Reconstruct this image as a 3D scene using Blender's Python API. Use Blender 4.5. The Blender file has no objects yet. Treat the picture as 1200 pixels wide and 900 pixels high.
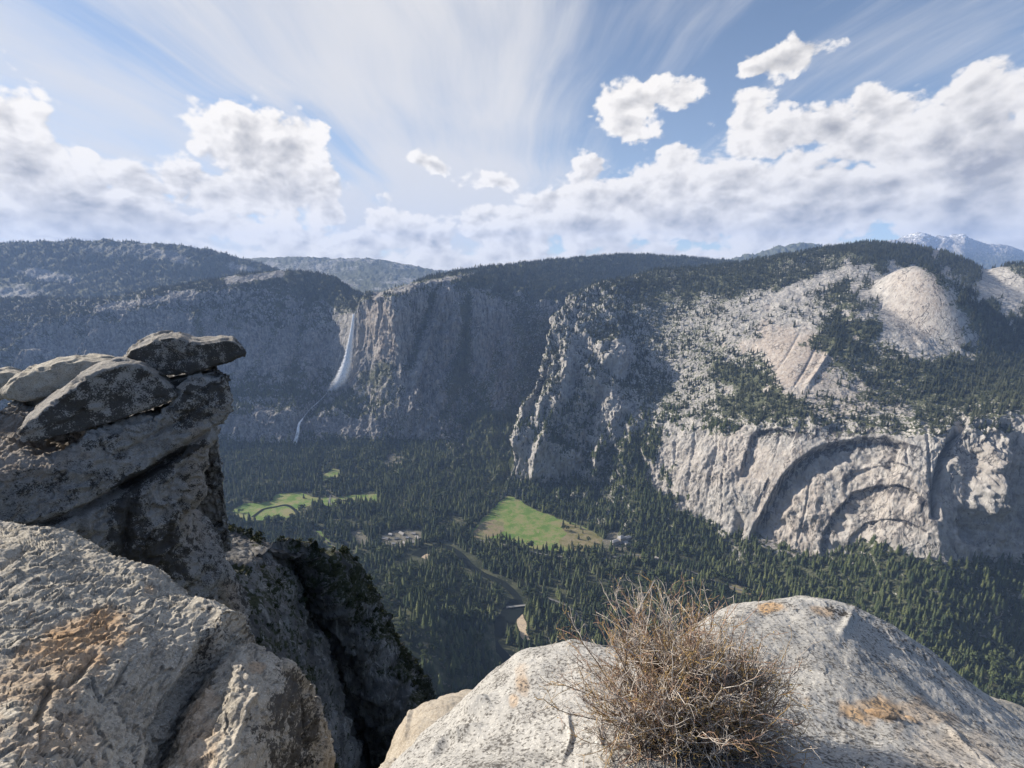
import bpy, math, random
import numpy as np

# ---------------------------------------------------------------- camera, world, sun, exposure
R = math.radians
PITCH = R(11.4)
FPX = 575.0                       # focal length for a picture 1200 wide
SUN_EL, SUN_AZ = R(27), R(-69)    # azimuth measured from +Y (the view direction) towards +X
SD = np.array([math.sin(SUN_AZ)*math.cos(SUN_EL), math.cos(SUN_AZ)*math.cos(SUN_EL), math.sin(SUN_EL)])
scene = bpy.context.scene
col = scene.collection
cam = bpy.data.objects.new('camera', bpy.data.cameras.new('camera'))
col.objects.link(cam); scene.camera = cam
cam.data.sensor_width = 36; cam.data.lens = 36*FPX/1200
cam.data.clip_start = 0.05; cam.data.clip_end = 80000
cam.rotation_euler = (R(90)-PITCH, 0, 0)

scene.view_settings.view_transform = 'Standard'
scene.view_settings.look = 'None'
scene.view_settings.exposure = 0.80
scene.view_settings.gamma = 1
scene.cycles.use_denoising = True
scene.cycles.max_bounces = 5
scene.cycles.diffuse_bounces = 3
scene.cycles.glossy_bounces = 1
scene.cycles.transparent_max_bounces = 8
scene.cycles.volume_bounces = 1
scene.cycles.use_adaptive_sampling = True
scene.cycles.adaptive_threshold = 0.015

sun = bpy.data.objects.new('sun', bpy.data.lights.new('sun', 'SUN'))
col.objects.link(sun)
sun.data.energy = 5.0; sun.data.angle = R(0.53); sun.data.color = (1.0, 0.90, 0.76)
from mathutils import Vector, Matrix
sun.rotation_euler = Vector(SD.tolist()).to_track_quat('Z', 'Y').to_euler()

world = bpy.data.worlds.new('World'); scene.world = world; world.use_nodes = True

class NT:
    """small helper to wire shader nodes"""
    def __init__(s, tree):
        s.t = tree; s.n = tree.nodes; s.l = tree.links
    def node(s, typ, **kw):
        n = s.n.new(typ)
        for k, v in kw.items():
            setattr(n, k, v)
        return n
    def put(s, sock, v):
        if isinstance(v, bpy.types.NodeSocket): s.l.new(v, sock)
        elif v is not None:
            if sock.type == 'RGBA' and hasattr(v, '__len__') and len(v) == 3: v = (*v, 1)
            sock.default_value = v
    def math(s, op, a, b=None, c=None, clamp=False):
        n = s.node('ShaderNodeMath', operation=op, use_clamp=clamp)
        s.put(n.inputs[0], a)
        if b is not None: s.put(n.inputs[1], b)
        if c is not None: s.put(n.inputs[2], c)
        return n.outputs[0]
    def vmath(s, op, a, b=None):
        n = s.node('ShaderNodeVectorMath', operation=op)
        s.put(n.inputs[0], a)
        if b is not None: s.put(n.inputs[1] if op != 'SCALE' else n.inputs[3], b)
        return n.outputs['Value'] if op in ('DOT_PRODUCT', 'LENGTH') else n.outputs[0]
    def sep(s, v):
        n = s.node('ShaderNodeSeparateXYZ'); s.put(n.inputs[0], v); return n.outputs
    def comb(s, x, y, z):
        n = s.node('ShaderNodeCombineXYZ')
        for i, v in enumerate((x, y, z)): s.put(n.inputs[i], v)
        return n.outputs[0]
    def mapr(s, v, a, b, c=0.0, d=1.0, smooth=True):
        n = s.node('ShaderNodeMapRange', interpolation_type='SMOOTHSTEP' if smooth else 'LINEAR')
        for i, x in enumerate((v, a, b, c, d)): s.put(n.inputs[i], x)
        return n.outputs[0]
    def noise(s, vec, scale, detail=4.0, rough=0.55, dist=0.0, typ='FBM', lac=2.0, color=False):
        n = s.node('ShaderNodeTexNoise', noise_type=typ)
        s.put(n.inputs['Vector'], vec); s.put(n.inputs['Scale'], scale); s.put(n.inputs['Detail'], detail)
        s.put(n.inputs['Roughness'], rough); s.put(n.inputs['Distortion'], dist); s.put(n.inputs['Lacunarity'], lac)
        return n.outputs['Color' if color else 0]
    def voro(s, vec, scale, feature='F1', rnd=1.0):
        n = s.node('ShaderNodeTexVoronoi', feature=feature)
        s.put(n.inputs['Vector'], vec); s.put(n.inputs['Scale'], scale); s.put(n.inputs['Randomness'], rnd)
        return n.outputs[0]
    def mix(s, f, a, b, mode='MIX'):
        n = s.node('ShaderNodeMix', data_type='RGBA', blend_type=mode)
        s.put(n.inputs[0], f); s.put(n.inputs[6], a); s.put(n.inputs[7], b)
        return n.outputs[2]
    def attr(s, name):
        return s.node('ShaderNodeAttribute', attribute_name=name).outputs['Fac']

def pxdir(px, py):
    """direction of a picture point (1200x900 frame) in the world"""
    u = (np.asarray(px, float)-600)/FPX; v = (450-np.asarray(py, float))/FPX
    return np.stack([u, math.cos(PITCH)+v*math.sin(PITCH), -math.sin(PITCH)+v*math.cos(PITCH)], -1)

def topx(P):
    P = np.asarray(P)
    f = P[..., 1]*math.cos(PITCH)-P[..., 2]*math.sin(PITCH)
    up = P[..., 1]*math.sin(PITCH)+P[..., 2]*math.cos(PITCH)
    f = np.where(f < 0.01, 0.01, f)
    return 600+FPX*P[..., 0]/f, 450-FPX*up/f

def at(px, py, d):
    """world point seen at (px,py): d>0 is its distance along +Y, d<0 its height"""
    k = pxdir(px, py)
    return k*(d/k[1]) if d > 0 else k*(d/k[2])
# ---------------------------------------------------------------- the sky: Nishita air with procedural clouds
def build_sky():
    w = NT(world.node_tree); w.n.clear()
    out = w.node('ShaderNodeOutputWorld'); bg = w.node('ShaderNodeBackground')
    sky = w.node('ShaderNodeTexSky', sky_type='NISHITA', sun_disc=False, sun_elevation=SUN_EL, sun_rotation=SUN_AZ)
    sky.altitude = 2200; sky.air_density = 1.0; sky.dust_density = 0.6; sky.ozone_density = 1.6
    D = w.vmath('NORMALIZE', w.node('ShaderNodeTexCoord').outputs['Generated'])
    x, y, z = w.sep(D)
    az = w.math('ARCTAN2', x, y); el = w.math('ARCSINE', z)
    P = w.comb(az, el, 0.0)
    # warp the coordinates a little so that placed masses lose their round outline
    wn = w.noise(P, 7.0, 5, 0.6, color=True)
    wv = w.vmath('SCALE', w.vmath('SUBTRACT', wn, (0.5, 0.5, 0.5)), 0.10)
    PW = w.vmath('ADD', P, wv)
    def ae(px, py):
        k = pxdir(px, py); k = k/np.linalg.norm(k)
        return math.atan2(k[0], k[1]), math.asin(k[2])
    # cumulus masses: px, py, rx, ry (picture pixels), strength
    C = [(300,165,62,50,1.0),(258,140,34,30,.8),(350,180,50,44,1.0),(320,215,62,46,1.1),(375,240,30,32,.8),(285,205,44,30,.8),
         (210,205,40,22,.7),(160,215,60,24,.8),(250,225,60,26,.8),
         (20,190,60,90,1.2),(80,230,90,60,1.2),(10,130,26,36,.9),(150,250,90,36,1.0),(60,255,120,30,1.0),
         (745,112,40,28,1.05),(788,108,28,16,.8),(735,138,34,20,.9),
         (914,79,44,20,1.0),(886,92,22,12,.75),(940,71,30,14,.75),
         (870,145,34,24,.85),(905,165,60,28,1.0),(975,150,44,28,.95),(1040,120,42,34,1.0),(1020,165,70,40,1.0),
         (1090,160,70,50,1.1),(1160,120,70,50,1.1),(1150,190,120,70,1.2),(1020,220,160,40,1.1),
         (880,215,110,34,1.0),(780,205,60,30,.9),(690,200,26,22,.65),(740,230,90,34,1.0),(650,240,36,20,.8),(600,272,60,24,1.0),
         (690,262,110,30,1.0),(820,250,130,34,1.1),(960,258,180,34,1.1),(1130,245,140,50,1.2),
         (500,195,22,13,.8),(580,214,34,14,.7),(560,228,24,8,.4),(480,268,40,24,.95),(450,258,24,20,.8),(515,280,28,22,.9),
         (425,285,60,16,.8),(340,275,120,16,.75),(220,262,130,24,.9),(60,275,180,10,.8),(1300,120,160,110,1.2),(-150,160,160,110,1.2)]
    dens = None; hgt = None
    for (px, py, rx, ry, s) in C:
        if s < .5: continue
        a0, e0 = ae(px, py); a1, _ = ae(px+rx, py); _, e1 = ae(px, py-ry)
        ra, re = abs(a1-a0), abs(e1-e0)
        m = w.vmath('MULTIPLY', w.vmath('SUBTRACT', PW, (a0, e0, 0)), (1/ra, 1/re, 0))
        d = w.math('MULTIPLY_ADD', w.vmath('LENGTH', m), -s, s*1.25)     # positive inside
        mx, my, _ = w.sep(m); hv = w.math('MULTIPLY_ADD', my, .85, w.math('MULTIPLY', mx, -.38))
        if dens is None: dens = d; hgt = hv
        else:
            sel = w.mapr(w.math('SUBTRACT', d, dens), -.18, .18); hgt = w.math('ADD', hgt, w.math('MULTIPLY', sel, w.math('SUBTRACT', hv, hgt)))
            n = w.node('ShaderNodeMath', operation='SMOOTH_MAX'); w.put(n.inputs[0], dens); w.put(n.inputs[1], d); n.inputs[2].default_value = 0.12
            dens = n.outputs[0]
    # a low bank of cloud all round the horizon
    far = w.math('MULTIPLY', w.mapr(el, 0.14, 0.03, 0, 1), 0.62)
    dens = w.math('MAXIMUM', dens, w.math('SUBTRACT', far, w.mapr(el, 0.05, 0.15, 0, .9)))
    dens = w.math('MAXIMUM', dens, -1.5)
    PS = w.vmath('MULTIPLY', P, (1.0, 1.5, 1))
    def q2(q): return w.vmath('ADD', q, w.vmath('SCALE', wn, .05))
    def puff(off):
        q = w.vmath('ADD', PS, off)
        v1 = w.noise(q, 12.0, 6, 0.60, 0.3)
        vo = w.node('ShaderNodeTexVoronoi', feature='F1'); w.put(vo.inputs['Vector'], q2(q)); vo.inputs['Scale'].default_value = 17.0; vo.inputs['Detail'].default_value = 2.0; vo.inputs['Roughness'].default_value = .6
        return w.math('MULTIPLY_ADD', w.math('SUBTRACT', .42, vo.outputs[0]), .26, w.math('MULTIPLY', w.math('SUBTRACT', v1, 0.5), .85))
    n0 = puff((0, 0, 0)); n1 = puff((-0.012, 0.012, 0))
    nb0 = w.noise(PS, 5.0, 3, 0.5, 0.2); nb1 = w.noise(w.vmath('ADD', PS, (-0.035, 0.03, 0)), 5.0, 3, 0.5, 0.2)
    body = w.math('MULTIPLY_ADD', n0, 2.3, w.math('ADD', dens, .30))
    alpha = w.mapr(body, 0.02, 0.34)
    core = w.mapr(body, 0.35, 1.6, 0, 1)
    relief = w.math('MULTIPLY', w.math('SUBTRACT', n0, n1), 2.3)
    relief2 = w.math('MULTIPLY', w.math('SUBTRACT', nb0, nb1), 1.2)
    lit = w.math('ADD', w.math('MULTIPLY_ADD', w.math('MAXIMUM', w.math('MINIMUM', hgt, .8), -.9), w.math('MULTIPLY_ADD', core, .34, .08), w.math('SUBTRACT', 0.95, w.math('MULTIPLY', core, 0.80))), w.math('ADD', relief, relief2), clamp=True)
    ccol = w.mix(lit, (0.36, 0.348, 0.345), (1.12, 1.06, .98))
    ccol = w.mix(w.mapr(az, -0.2, 0.9, 0, .18), ccol, (0.50, 0.49, 0.50))
    # cirrus: streaks that run along one direction of a high sheet of ice cloud
    zz = w.math('MAXIMUM', w.math('ADD', z, 0.06), 0.02)
    hx = w.math('DIVIDE', x, zz); hy = w.math('DIVIDE', y, zz)
    H = w.comb(w.math('MULTIPLY', hx, 1.0), w.math('MULTIPLY', hy, 0.13), 0.0)
    warpc = w.vmath('SCALE', w.noise(w.comb(hx, hy, 0.0), 0.28, 3, 0.5, color=True), 0.9)
    HW = w.vmath('ADD', H, warpc)
    c1 = w.noise(HW, 1.1, 8, 0.62, 0.3); c2 = w.noise(w.comb(hx, hy, 3.0), 0.30, 3, 0.5)
    side = w.mapr(az, 0.25, -0.30, -0.04, 0.14)
    cir = w.mapr(w.math('ADD', w.math('ADD', c1, w.math('MULTIPLY', w.math('SUBTRACT', c2, .5), .8)), side), 0.42, 0.76)
    veil = w.mapr(el, 0.62, 0.05, 0.04, 0.36)
    cir = w.math('MULTIPLY', w.mapr(y, -.3, .25), cir)
    cir = w.math('MULTIPLY', w.math('MAXIMUM', cir, w.math('MULTIPLY', veil, w.mapr(az, .6, -.4, .25, .95))), 0.92)
    base = w.mix(1.0, sky.outputs[0], (1.16, 1.14, 1.10), 'MULTIPLY')
    SK = 7.9
    CC = w.node('ShaderNodeVectorMath', operation='SCALE'); w.put(CC.inputs[0], (0.96, 0.94, .93)); CC.inputs[3].default_value = SK*0.86
    withc = w.mix(cir, base, CC.outputs[0])
    C2 = w.node('ShaderNodeVectorMath', operation='SCALE'); w.put(C2.inputs[0], ccol); C2.inputs[3].default_value = SK
    fin = w.mix(alpha, withc, C2.outputs[0])
    w.put(bg.inputs[0], fin); bg.inputs[1].default_value = 0.075
    w.l.new(bg.outputs[0], out.inputs[0])
build_sky()
# ---------------------------------------------------------------- noise and mesh helpers
rng = np.random.default_rng(7)
random.seed(7)
_perm = rng.permutation(256).astype(np.int32); _perm = np.concatenate([_perm, _perm, _perm])
_g = rng.normal(size=(256, 3)).astype(np.float32); _g /= np.linalg.norm(_g, axis=1, keepdims=True)

def perlin(P):
    P = np.asarray(P, np.float32)
    i = np.floor(P).astype(np.int64); f = (P-i).astype(np.float32); i &= 255
    w = f*f*f*(f*(f*6-15)+10)
    def corner(a, b, c):
        h = _perm[_perm[_perm[i[..., 0]+a]+i[..., 1]+b]+i[..., 2]+c]
        g = _g[h & 255]
        return g[..., 0]*(f[..., 0]-a)+g[..., 1]*(f[..., 1]-b)+g[..., 2]*(f[..., 2]-c)
    def lx(b, c): return corner(0, b, c)*(1-w[..., 0])+corner(1, b, c)*w[..., 0]
    y0 = lx(0, 0)*(1-w[..., 1])+lx(1, 0)*w[..., 1]
    y1 = lx(0, 1)*(1-w[..., 1])+lx(1, 1)*w[..., 1]
    return (y0*(1-w[..., 2])+y1*w[..., 2])*1.4

def fbm(P, scale, octs=4, gain=0.5, ridge=False, seed=0.0):
    P = np.asarray(P, np.float32)*np.float32(scale)+np.float32(seed)
    o = 0; a = 1.0; tot = 0
    for k in range(octs):
        n = perlin(P)
        if ridge: n = 1-2*np.abs(n)
        o = o+a*n; tot += a; a *= gain; P = P*2.03+17.3
    return o/tot

def smooth(x, a, b):
    t = np.clip((x-a)/(b-a), 0, 1); return t*t*(3-2*t)

def catmull(A, t):
    """A (n,...), t in [0,n-1] -> Catmull-Rom with clamped ends"""
    n = len(A); i = np.clip(np.floor(t).astype(int), 0, n-2); f = t-i
    f = f.reshape(f.shape+(1,)*(A.ndim-1))
    p0 = A[np.maximum(i-1, 0)]; p1 = A[i]; p2 = A[i+1]; p3 = A[np.minimum(i+2, n-1)]
    m1 = (p2-p0)*.5; m2 = (p3-p1)*.5
    # limit overshoot
    lim = np.abs(p2-p1)*1.6
    m1 = np.clip(m1, -lim, lim); m2 = np.clip(m2, -lim, lim)
    return ((2*f**3-3*f**2+1)*p1+(f**3-2*f**2+f)*m1+(-2*f**3+3*f**2)*p2+(f**3-f**2)*m2)

def loft(G, step=1.0, step_v=None, wmax=10**9):
    """G: rows x columns x 3 world points -> dense grid of points, spaced about step picture pixels"""
    G = np.asarray(G, float)
    px, py = topx(G)
    def params(d, st):
        t = []
        for i, L in enumerate(d):
            k = max(2, int(L/st)); t.append(i+np.arange(k)/k)
        t.append([len(d)]); return np.concatenate(t)
    dv = np.minimum(np.hypot(np.diff(px, axis=0), np.diff(py, axis=0)).max(1), 260)
    du = np.minimum(np.hypot(np.diff(px, axis=1), np.diff(py, axis=1)).max(0), 260)
    tv, tu = params(dv, step_v or step), params(du, step)
    A = catmull(G, tv)                                    # V x C x 3
    B = catmull(np.swapaxes(A, 0, 1), tu)                 # U x V x 3
    return np.swapaxes(B, 0, 1)

def grid_normals(P):
    du = np.gradient(P, axis=1); dv = np.gradient(P, axis=0)
    n = np.cross(du, dv); n /= np.linalg.norm(n, axis=-1, keepdims=True)+1e-9
    return n

def raw_mesh(name, verts, faces_v, loop_total, attrs=None, smooth_f=True):
    me = bpy.data.meshes.new(name)
    nv = len(verts); nl = len(faces_v); nf = len(loop_total)
    me.vertices.add(nv); me.vertices.foreach_set('co', np.asarray(verts, np.float32).ravel())
    me.loops.add(nl); me.loops.foreach_set('vertex_index', np.asarray(faces_v, np.int32))
    me.polygons.add(nf)
    ls = np.concatenate([[0], np.cumsum(loop_total)[:-1]]).astype(np.int32)
    me.polygons.foreach_set('loop_start', ls)
    me.polygons.foreach_set('loop_total', np.asarray(loop_total, np.int32))
    me.update(calc_edges=True)
    me.polygons.foreach_set('use_smooth', np.full(nf, smooth_f))
    for k, v in (attrs or {}).items():
        a = me.attributes.new(k, 'FLOAT', 'POINT'); a.data.foreach_set('value', np.asarray(v, np.float32).ravel())
    return me

def grid_faces(h, w):
    i = (np.arange(h-1)[:, None]*w+np.arange(w-1)[None]).ravel()
    return np.stack([i, i+1, i+w+1, i+w], -1)

def tag(o, label=None, cat=None, group=None, kind=None):
    if label: o['label'] = label
    if cat: o['category'] = cat
    if group: o['group'] = group
    if kind: o['kind'] = kind
    return o

def link(name, me, mat=None, parent=None):
    o = bpy.data.objects.new(name, me); col.objects.link(o)
    if mat: me.materials.append(mat)
    if parent: o.parent = parent
    return o

def empty(name, loc=(0, 0, 0), rz=0.0):
    o = bpy.data.objects.new(name, None); col.objects.link(o); o.location = loc; o.rotation_euler = (0, 0, rz)
    return o

def grid_obj(name, P, mat, attrs=None, flip=False, parent=None):
    h, w = P.shape[:2]
    F = grid_faces(h, w)
    if flip: F = F[:, ::-1]
    me = raw_mesh(name, P.reshape(-1, 3), F.ravel(), np.full(len(F), 4), attrs)
    return link(name, me, mat, parent)

def simple_mesh(name, verts, faces, smooth_f=False):
    me = bpy.data.meshes.new(name)
    me.from_pydata([tuple(map(float, v)) for v in verts], [], [tuple(f) for f in faces])
    me.polygons.foreach_set('use_smooth', [smooth_f]*len(me.polygons)); me.update()
    return me

def seg_dist(px, py, pts):
    """distance in picture pixels from points to a polyline, side (+ = right of its direction), and position 0..1 along it"""
    pts = np.asarray(pts, float); best = np.full(px.shape, 1e9); side = np.zeros(px.shape); pos = np.zeros(px.shape)
    L = np.hypot(*np.diff(pts, axis=0).T); C = np.concatenate([[0], np.cumsum(L)])
    for i in range(len(pts)-1):
        a, b = pts[i], pts[i+1]; d = b-a; l2 = (d**2).sum()+1e-9
        t = np.clip(((px-a[0])*d[0]+(py-a[1])*d[1])/l2, 0, 1)
        ex = px-(a[0]+t*d[0]); ey = py-(a[1]+t*d[1]); e = np.hypot(ex, ey)
        m = e < best
        s = np.sign(d[0]*ey-d[1]*ex)
        best = np.where(m, e, best); side = np.where(m, s, side); pos = np.where(m, (C[i]+t*L[i])/C[-1], pos)
    return best, side, pos

def in_poly(px, py, pts):
    c = np.zeros(px.shape, bool); n = len(pts)
    for i in range(n):
        x1, y1 = pts[i]; x2, y2 = pts[i-1]
        if y1 == y2: continue
        c ^= ((y1 > py) != (y2 > py)) & (px < (x2-x1)*(py-y1)/(y2-y1)+x1)
    return c

def blobs(px, py, L, base):
    """paint soft elliptical patches (px,py,rx,ry,degrees,value) over a base value"""
    v = np.array(base, float) if hasattr(base, 'shape') else np.full(px.shape, float(base))
    nz = fbm(np.stack([px, py, px*0], -1), 1/26, 3, .6, seed=12)*2 if px.size > 1 else 0
    for (x, y, rx, ry, a, val) in L:
        c, s = math.cos(R(a)), math.sin(R(a)); dx, dy = px-x, py-y
        r = np.hypot((dx*c+dy*s)/rx, (-dx*s+dy*c)/ry)*(1+.55*nz)
        m = 1-smooth(r, 0.62, 1.38); v = v*(1-m)+val*m
    return v
# ---------------------------------------------------------------- materials
def new_mat(name):
    m = bpy.data.materials.new(name); m.use_nodes = True
    w = NT(m.node_tree); w.n.clear()
    out = w.node('ShaderNodeOutputMaterial'); b = w.node('ShaderNodeBsdfPrincipled')
    w.l.new(b.outputs[0], out.inputs[0])
    b.inputs['Roughness'].default_value = 0.9
    b.inputs['Specular IOR Level'].default_value = 0.15
    return m, w, b

def plain(name, c, rough=0.8, var=0.0, scale=3.0):
    m, w, b = new_mat(name); b.inputs['Roughness'].default_value = rough
    if var:
        P = w.node('ShaderNodeTexCoord').outputs['Object']
        n = w.noise(P, scale, 4, .6)
        w.put(b.inputs[0], w.mix(w.mapr(n, .3, .7), [x*(1-var) for x in c], [min(1, x*(1+var)) for x in c]))
    else: w.put(b.inputs[0], c)
    return m

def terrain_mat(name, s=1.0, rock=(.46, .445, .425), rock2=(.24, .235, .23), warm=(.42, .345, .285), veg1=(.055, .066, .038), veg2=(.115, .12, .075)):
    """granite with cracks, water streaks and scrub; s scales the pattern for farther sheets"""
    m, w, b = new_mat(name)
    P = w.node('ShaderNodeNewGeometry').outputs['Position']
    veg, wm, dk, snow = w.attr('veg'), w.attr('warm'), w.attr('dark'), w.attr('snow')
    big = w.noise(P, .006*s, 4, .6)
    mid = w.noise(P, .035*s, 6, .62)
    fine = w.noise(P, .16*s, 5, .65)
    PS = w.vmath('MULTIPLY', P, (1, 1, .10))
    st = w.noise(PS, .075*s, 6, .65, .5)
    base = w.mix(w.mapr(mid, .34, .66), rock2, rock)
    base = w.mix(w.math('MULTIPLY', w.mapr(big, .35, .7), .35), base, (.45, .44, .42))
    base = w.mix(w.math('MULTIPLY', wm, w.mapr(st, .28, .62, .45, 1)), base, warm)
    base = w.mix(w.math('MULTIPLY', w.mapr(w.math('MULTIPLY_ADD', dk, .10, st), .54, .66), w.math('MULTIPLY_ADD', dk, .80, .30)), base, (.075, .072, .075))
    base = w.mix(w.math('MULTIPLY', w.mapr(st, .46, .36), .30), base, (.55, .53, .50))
    # dark cracks
    def lines(sc, zs, wd, seed):
        n = w.noise(w.vmath('ADD', w.vmath('MULTIPLY', P, (1, 1, zs)), (seed, seed, 0)), sc, 5, .6, .3)
        return w.math('SUBTRACT', 1.0, w.mapr(w.math('ABSOLUTE', w.math('SUBTRACT', n, .5)), 0.0, wd))
    cr = w.math('MAXIMUM', w.math('MULTIPLY', lines(.012*s, .35, .016, 0), w.mapr(big, .42, .55)), w.math('MULTIPLY', lines(.026*s, .22, .014, 400), w.mapr(mid, .52, .62)))
    base = w.mix(w.math('MULTIPLY', cr, .8), base, (.06, .058, .06))
    base = w.mix(w.mapr(fine, .60, .72, 0, .55), base, (.10, .10, .10))
    sn = w.mapr(w.math('ADD', w.math('MULTIPLY', snow, .8), w.math('MULTIPLY', w.math('SUBTRACT', mid, .5), 1.6)), .48, .60)
    base = w.mix(sn, base, (.80, .82, .85))
    vc = w.mix(w.mapr(fine, .35, .65), veg1, veg2)
    thr = w.math('ADD', w.math('MULTIPLY', w.math('SUBTRACT', w.noise(P, .11*s, 6, .72), .5), 1.9), w.math('MULTIPLY', w.math('SUBTRACT', mid, .5), 1.0))
    vm = w.mapr(w.math('ADD', veg, thr), .46, .56)
    w.put(b.inputs[0], w.mix(vm, base, vc))
    bump = w.node('ShaderNodeBump'); bump.inputs['Strength'].default_value = .8; bump.inputs['Distance'].default_value = 5.0/s
    w.put(bump.inputs['Height'], w.math('ADD', w.math('MULTIPLY', fine, .6), w.math('SUBTRACT', w.math('ADD', w.math('MULTIPLY', st, 1.2), w.math('MULTIPLY', mid, .5)), w.math('MULTIPLY', cr, .5))))
    w.put(b.inputs['Normal'], bump.outputs[0])
    return m

def floor_mat():
    m, w, b = new_mat('valley_floor')
    P = w.node('ShaderNodeNewGeometry').outputs['Position']
    a = w.noise(P, .02, 6, .65); c = w.noise(P, .004, 4, .5); f = w.noise(P, .12, 4, .6)
    base = w.mix(w.mapr(a, .40, .62), (.028, .036, .020), (.085, .090, .052))
    base = w.mix(w.mapr(w.math('ADD', f, w.math('MULTIPLY', c, .35)), .74, .86), base, (.15, .14, .105))
    w.put(b.inputs[0], base)
    return m

def near_rock_mat(name, light=(.50, .485, .46), dark=(.055, .052, .05), speck=0.5, scale=1.0, lichen=0.35, stain=0.0, warm=(.42, .27, .14), bumpd=.02, spark=.5):
    """granite seen from a few metres: crystals, black lichen, weathering stains"""
    m, w, b = new_mat(name)
    P = w.node('ShaderNodeTexCoord').outputs['Object']
    big = w.noise(P, .9*scale, 5, .6)
    med = w.noise(P, 5*scale, 6, .65)
    grain = w.noise(P, 46*scale, 3, .7)
    grain2 = w.noise(P, 80*scale, 2, .6)
    lm, st, dk = w.attr('lichen'), w.attr('stain'), w.attr('dark')
    base = w.mix(w.mapr(big, .3, .7), [x*.80 for x in light], light)
    base = w.mix(w.math('MULTIPLY', w.mapr(med, .42, .66), .45), base, [x*.62 for x in light])
    base = w.mix(w.math('MULTIPLY', w.mapr(grain2, .55, .70), spark), base, (.78, .76, .72))
    base = w.mix(w.math('MULTIPLY', st, w.mapr(med, .25, .6, .35, 1)), base, warm)
    base = w.mix(w.math('MULTIPLY', w.mapr(w.math('ADD', grain, w.math('MULTIPLY', w.math('SUBTRACT', med, .5), .5)), .50, .62), speck), base, (.10, .095, .09))
    lt = w.math('ADD', w.math('MULTIPLY', lm, .9), w.math('ADD', w.math('MULTIPLY', w.math('SUBTRACT', med, .5), 2.0), w.math('MULTIPLY', w.math('SUBTRACT', big, .5), 1.2)))
    lt = w.math('ADD', lt, w.math('MULTIPLY', w.math('SUBTRACT', grain, .5), 1.5))
    base = w.mix(w.math('MULTIPLY', w.mapr(lt, .68-lichen*.35, .82-lichen*.35), .85), base, dark)
    base = w.mix(w.math('MULTIPLY', dk, .9), base, (.03, .028, .026))
    w.put(b.inputs[0], base)
    h = w.math('ADD', w.math('MULTIPLY', med, 1.0), w.math('ADD', w.math('MULTIPLY', grain, .35), w.math('MULTIPLY', big, 1.2)))
    bump = w.node('ShaderNodeBump'); bump.inputs['Strength'].default_value = 1.0; bump.inputs['Distance'].default_value = bumpd
    w.put(bump.inputs['Height'], h); w.put(b.inputs['Normal'], bump.outputs[0])
    return m

def leaf_mat(name, c1, c2, hue_by_tree=True):
    m, w, b = new_mat(name)
    P = w.node('ShaderNodeNewGeometry').outputs['Position']
    n = w.noise(P, .35, 3, .6)
    r = w.node('ShaderNodeObjectInfo').outputs['Random']
    big = w.noise(P, .01, 2, .5)
    f = w.math('ADD', w.math('MULTIPLY', w.math('SUBTRACT', n, .5), .8), w.math('ADD', w.math('MULTIPLY', r, .7), w.math('MULTIPLY', w.math('SUBTRACT', big, .5), 1.0)), clamp=True)
    w.put(b.inputs[0], w.mix(f, c1, c2))
    return m
# ---------------------------------------------------------------- the great landforms
M = {}
M['rock'] = terrain_mat('granite_wall', 1.0)
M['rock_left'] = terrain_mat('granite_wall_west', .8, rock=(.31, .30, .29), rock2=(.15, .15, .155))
M['far'] = terrain_mat('far_ridge', .35, rock=(.34, .33, .33), rock2=(.22, .22, .22))
M['floor'] = floor_mat()

SCATTER = []       # (points, density function values) collected for the forests

def rows(colspec):
    """list of columns, each a list of (px,py,d) bottom to top -> rows x cols x 3"""
    G = np.array([[at(*n) for n in c] for c in colspec])
    return np.swapaxes(G, 0, 1)

def add_behind(G, off):
    return np.concatenate([G, (G[-1]+np.array(off))[None]], 0)

def landform(name, G, mat, step, feats, fbm_amp, veg_f, extra=None, label=None):
    P = loft(G, step)
    N = grid_normals(P)
    # make the normals face the camera side / up
    flip = (N[..., 1]*P[..., 1]+N[..., 0]*P[..., 0]+N[..., 2]*P[..., 2]).mean() > 0
    if flip: N = -N
    px, py = topx(P)
    A = fbm_amp(px, py, P, N)
    def steps(t, w=.22):
        f = np.floor(t); return f+smooth(t-f, .5-w, .5+w)
    w1 = fbm(P*np.array([1, 1, .45]), 1/150, 3, .58, seed=3)
    D = A*(w1*.9+.55*steps(w1*7, .16)/2+.50*steps(fbm(P*np.array([1, 1, .30]), 1/48, 3, .6, seed=9)*5, .12)/1.6
           +.42*fbm(P*np.array([1, 1, .55]), 1/17, 2, .6, seed=5))
    global NZ
    NZ = fbm(P, 1/50, 3, seed=31)
    for f in feats: D = D+f(px, py, P)
    P2 = P+N*D[..., None]
    if extra: P2 = extra(P2)
    N2 = grid_normals(P2)
    if flip: N2 = -N2
    px, py = topx(P2)
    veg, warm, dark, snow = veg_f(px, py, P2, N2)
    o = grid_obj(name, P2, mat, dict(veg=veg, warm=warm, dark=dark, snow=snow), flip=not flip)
    o['kind'] = 'structure'
    if label: o['label'] = label
    return o, P2, N2, px, py, veg

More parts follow.
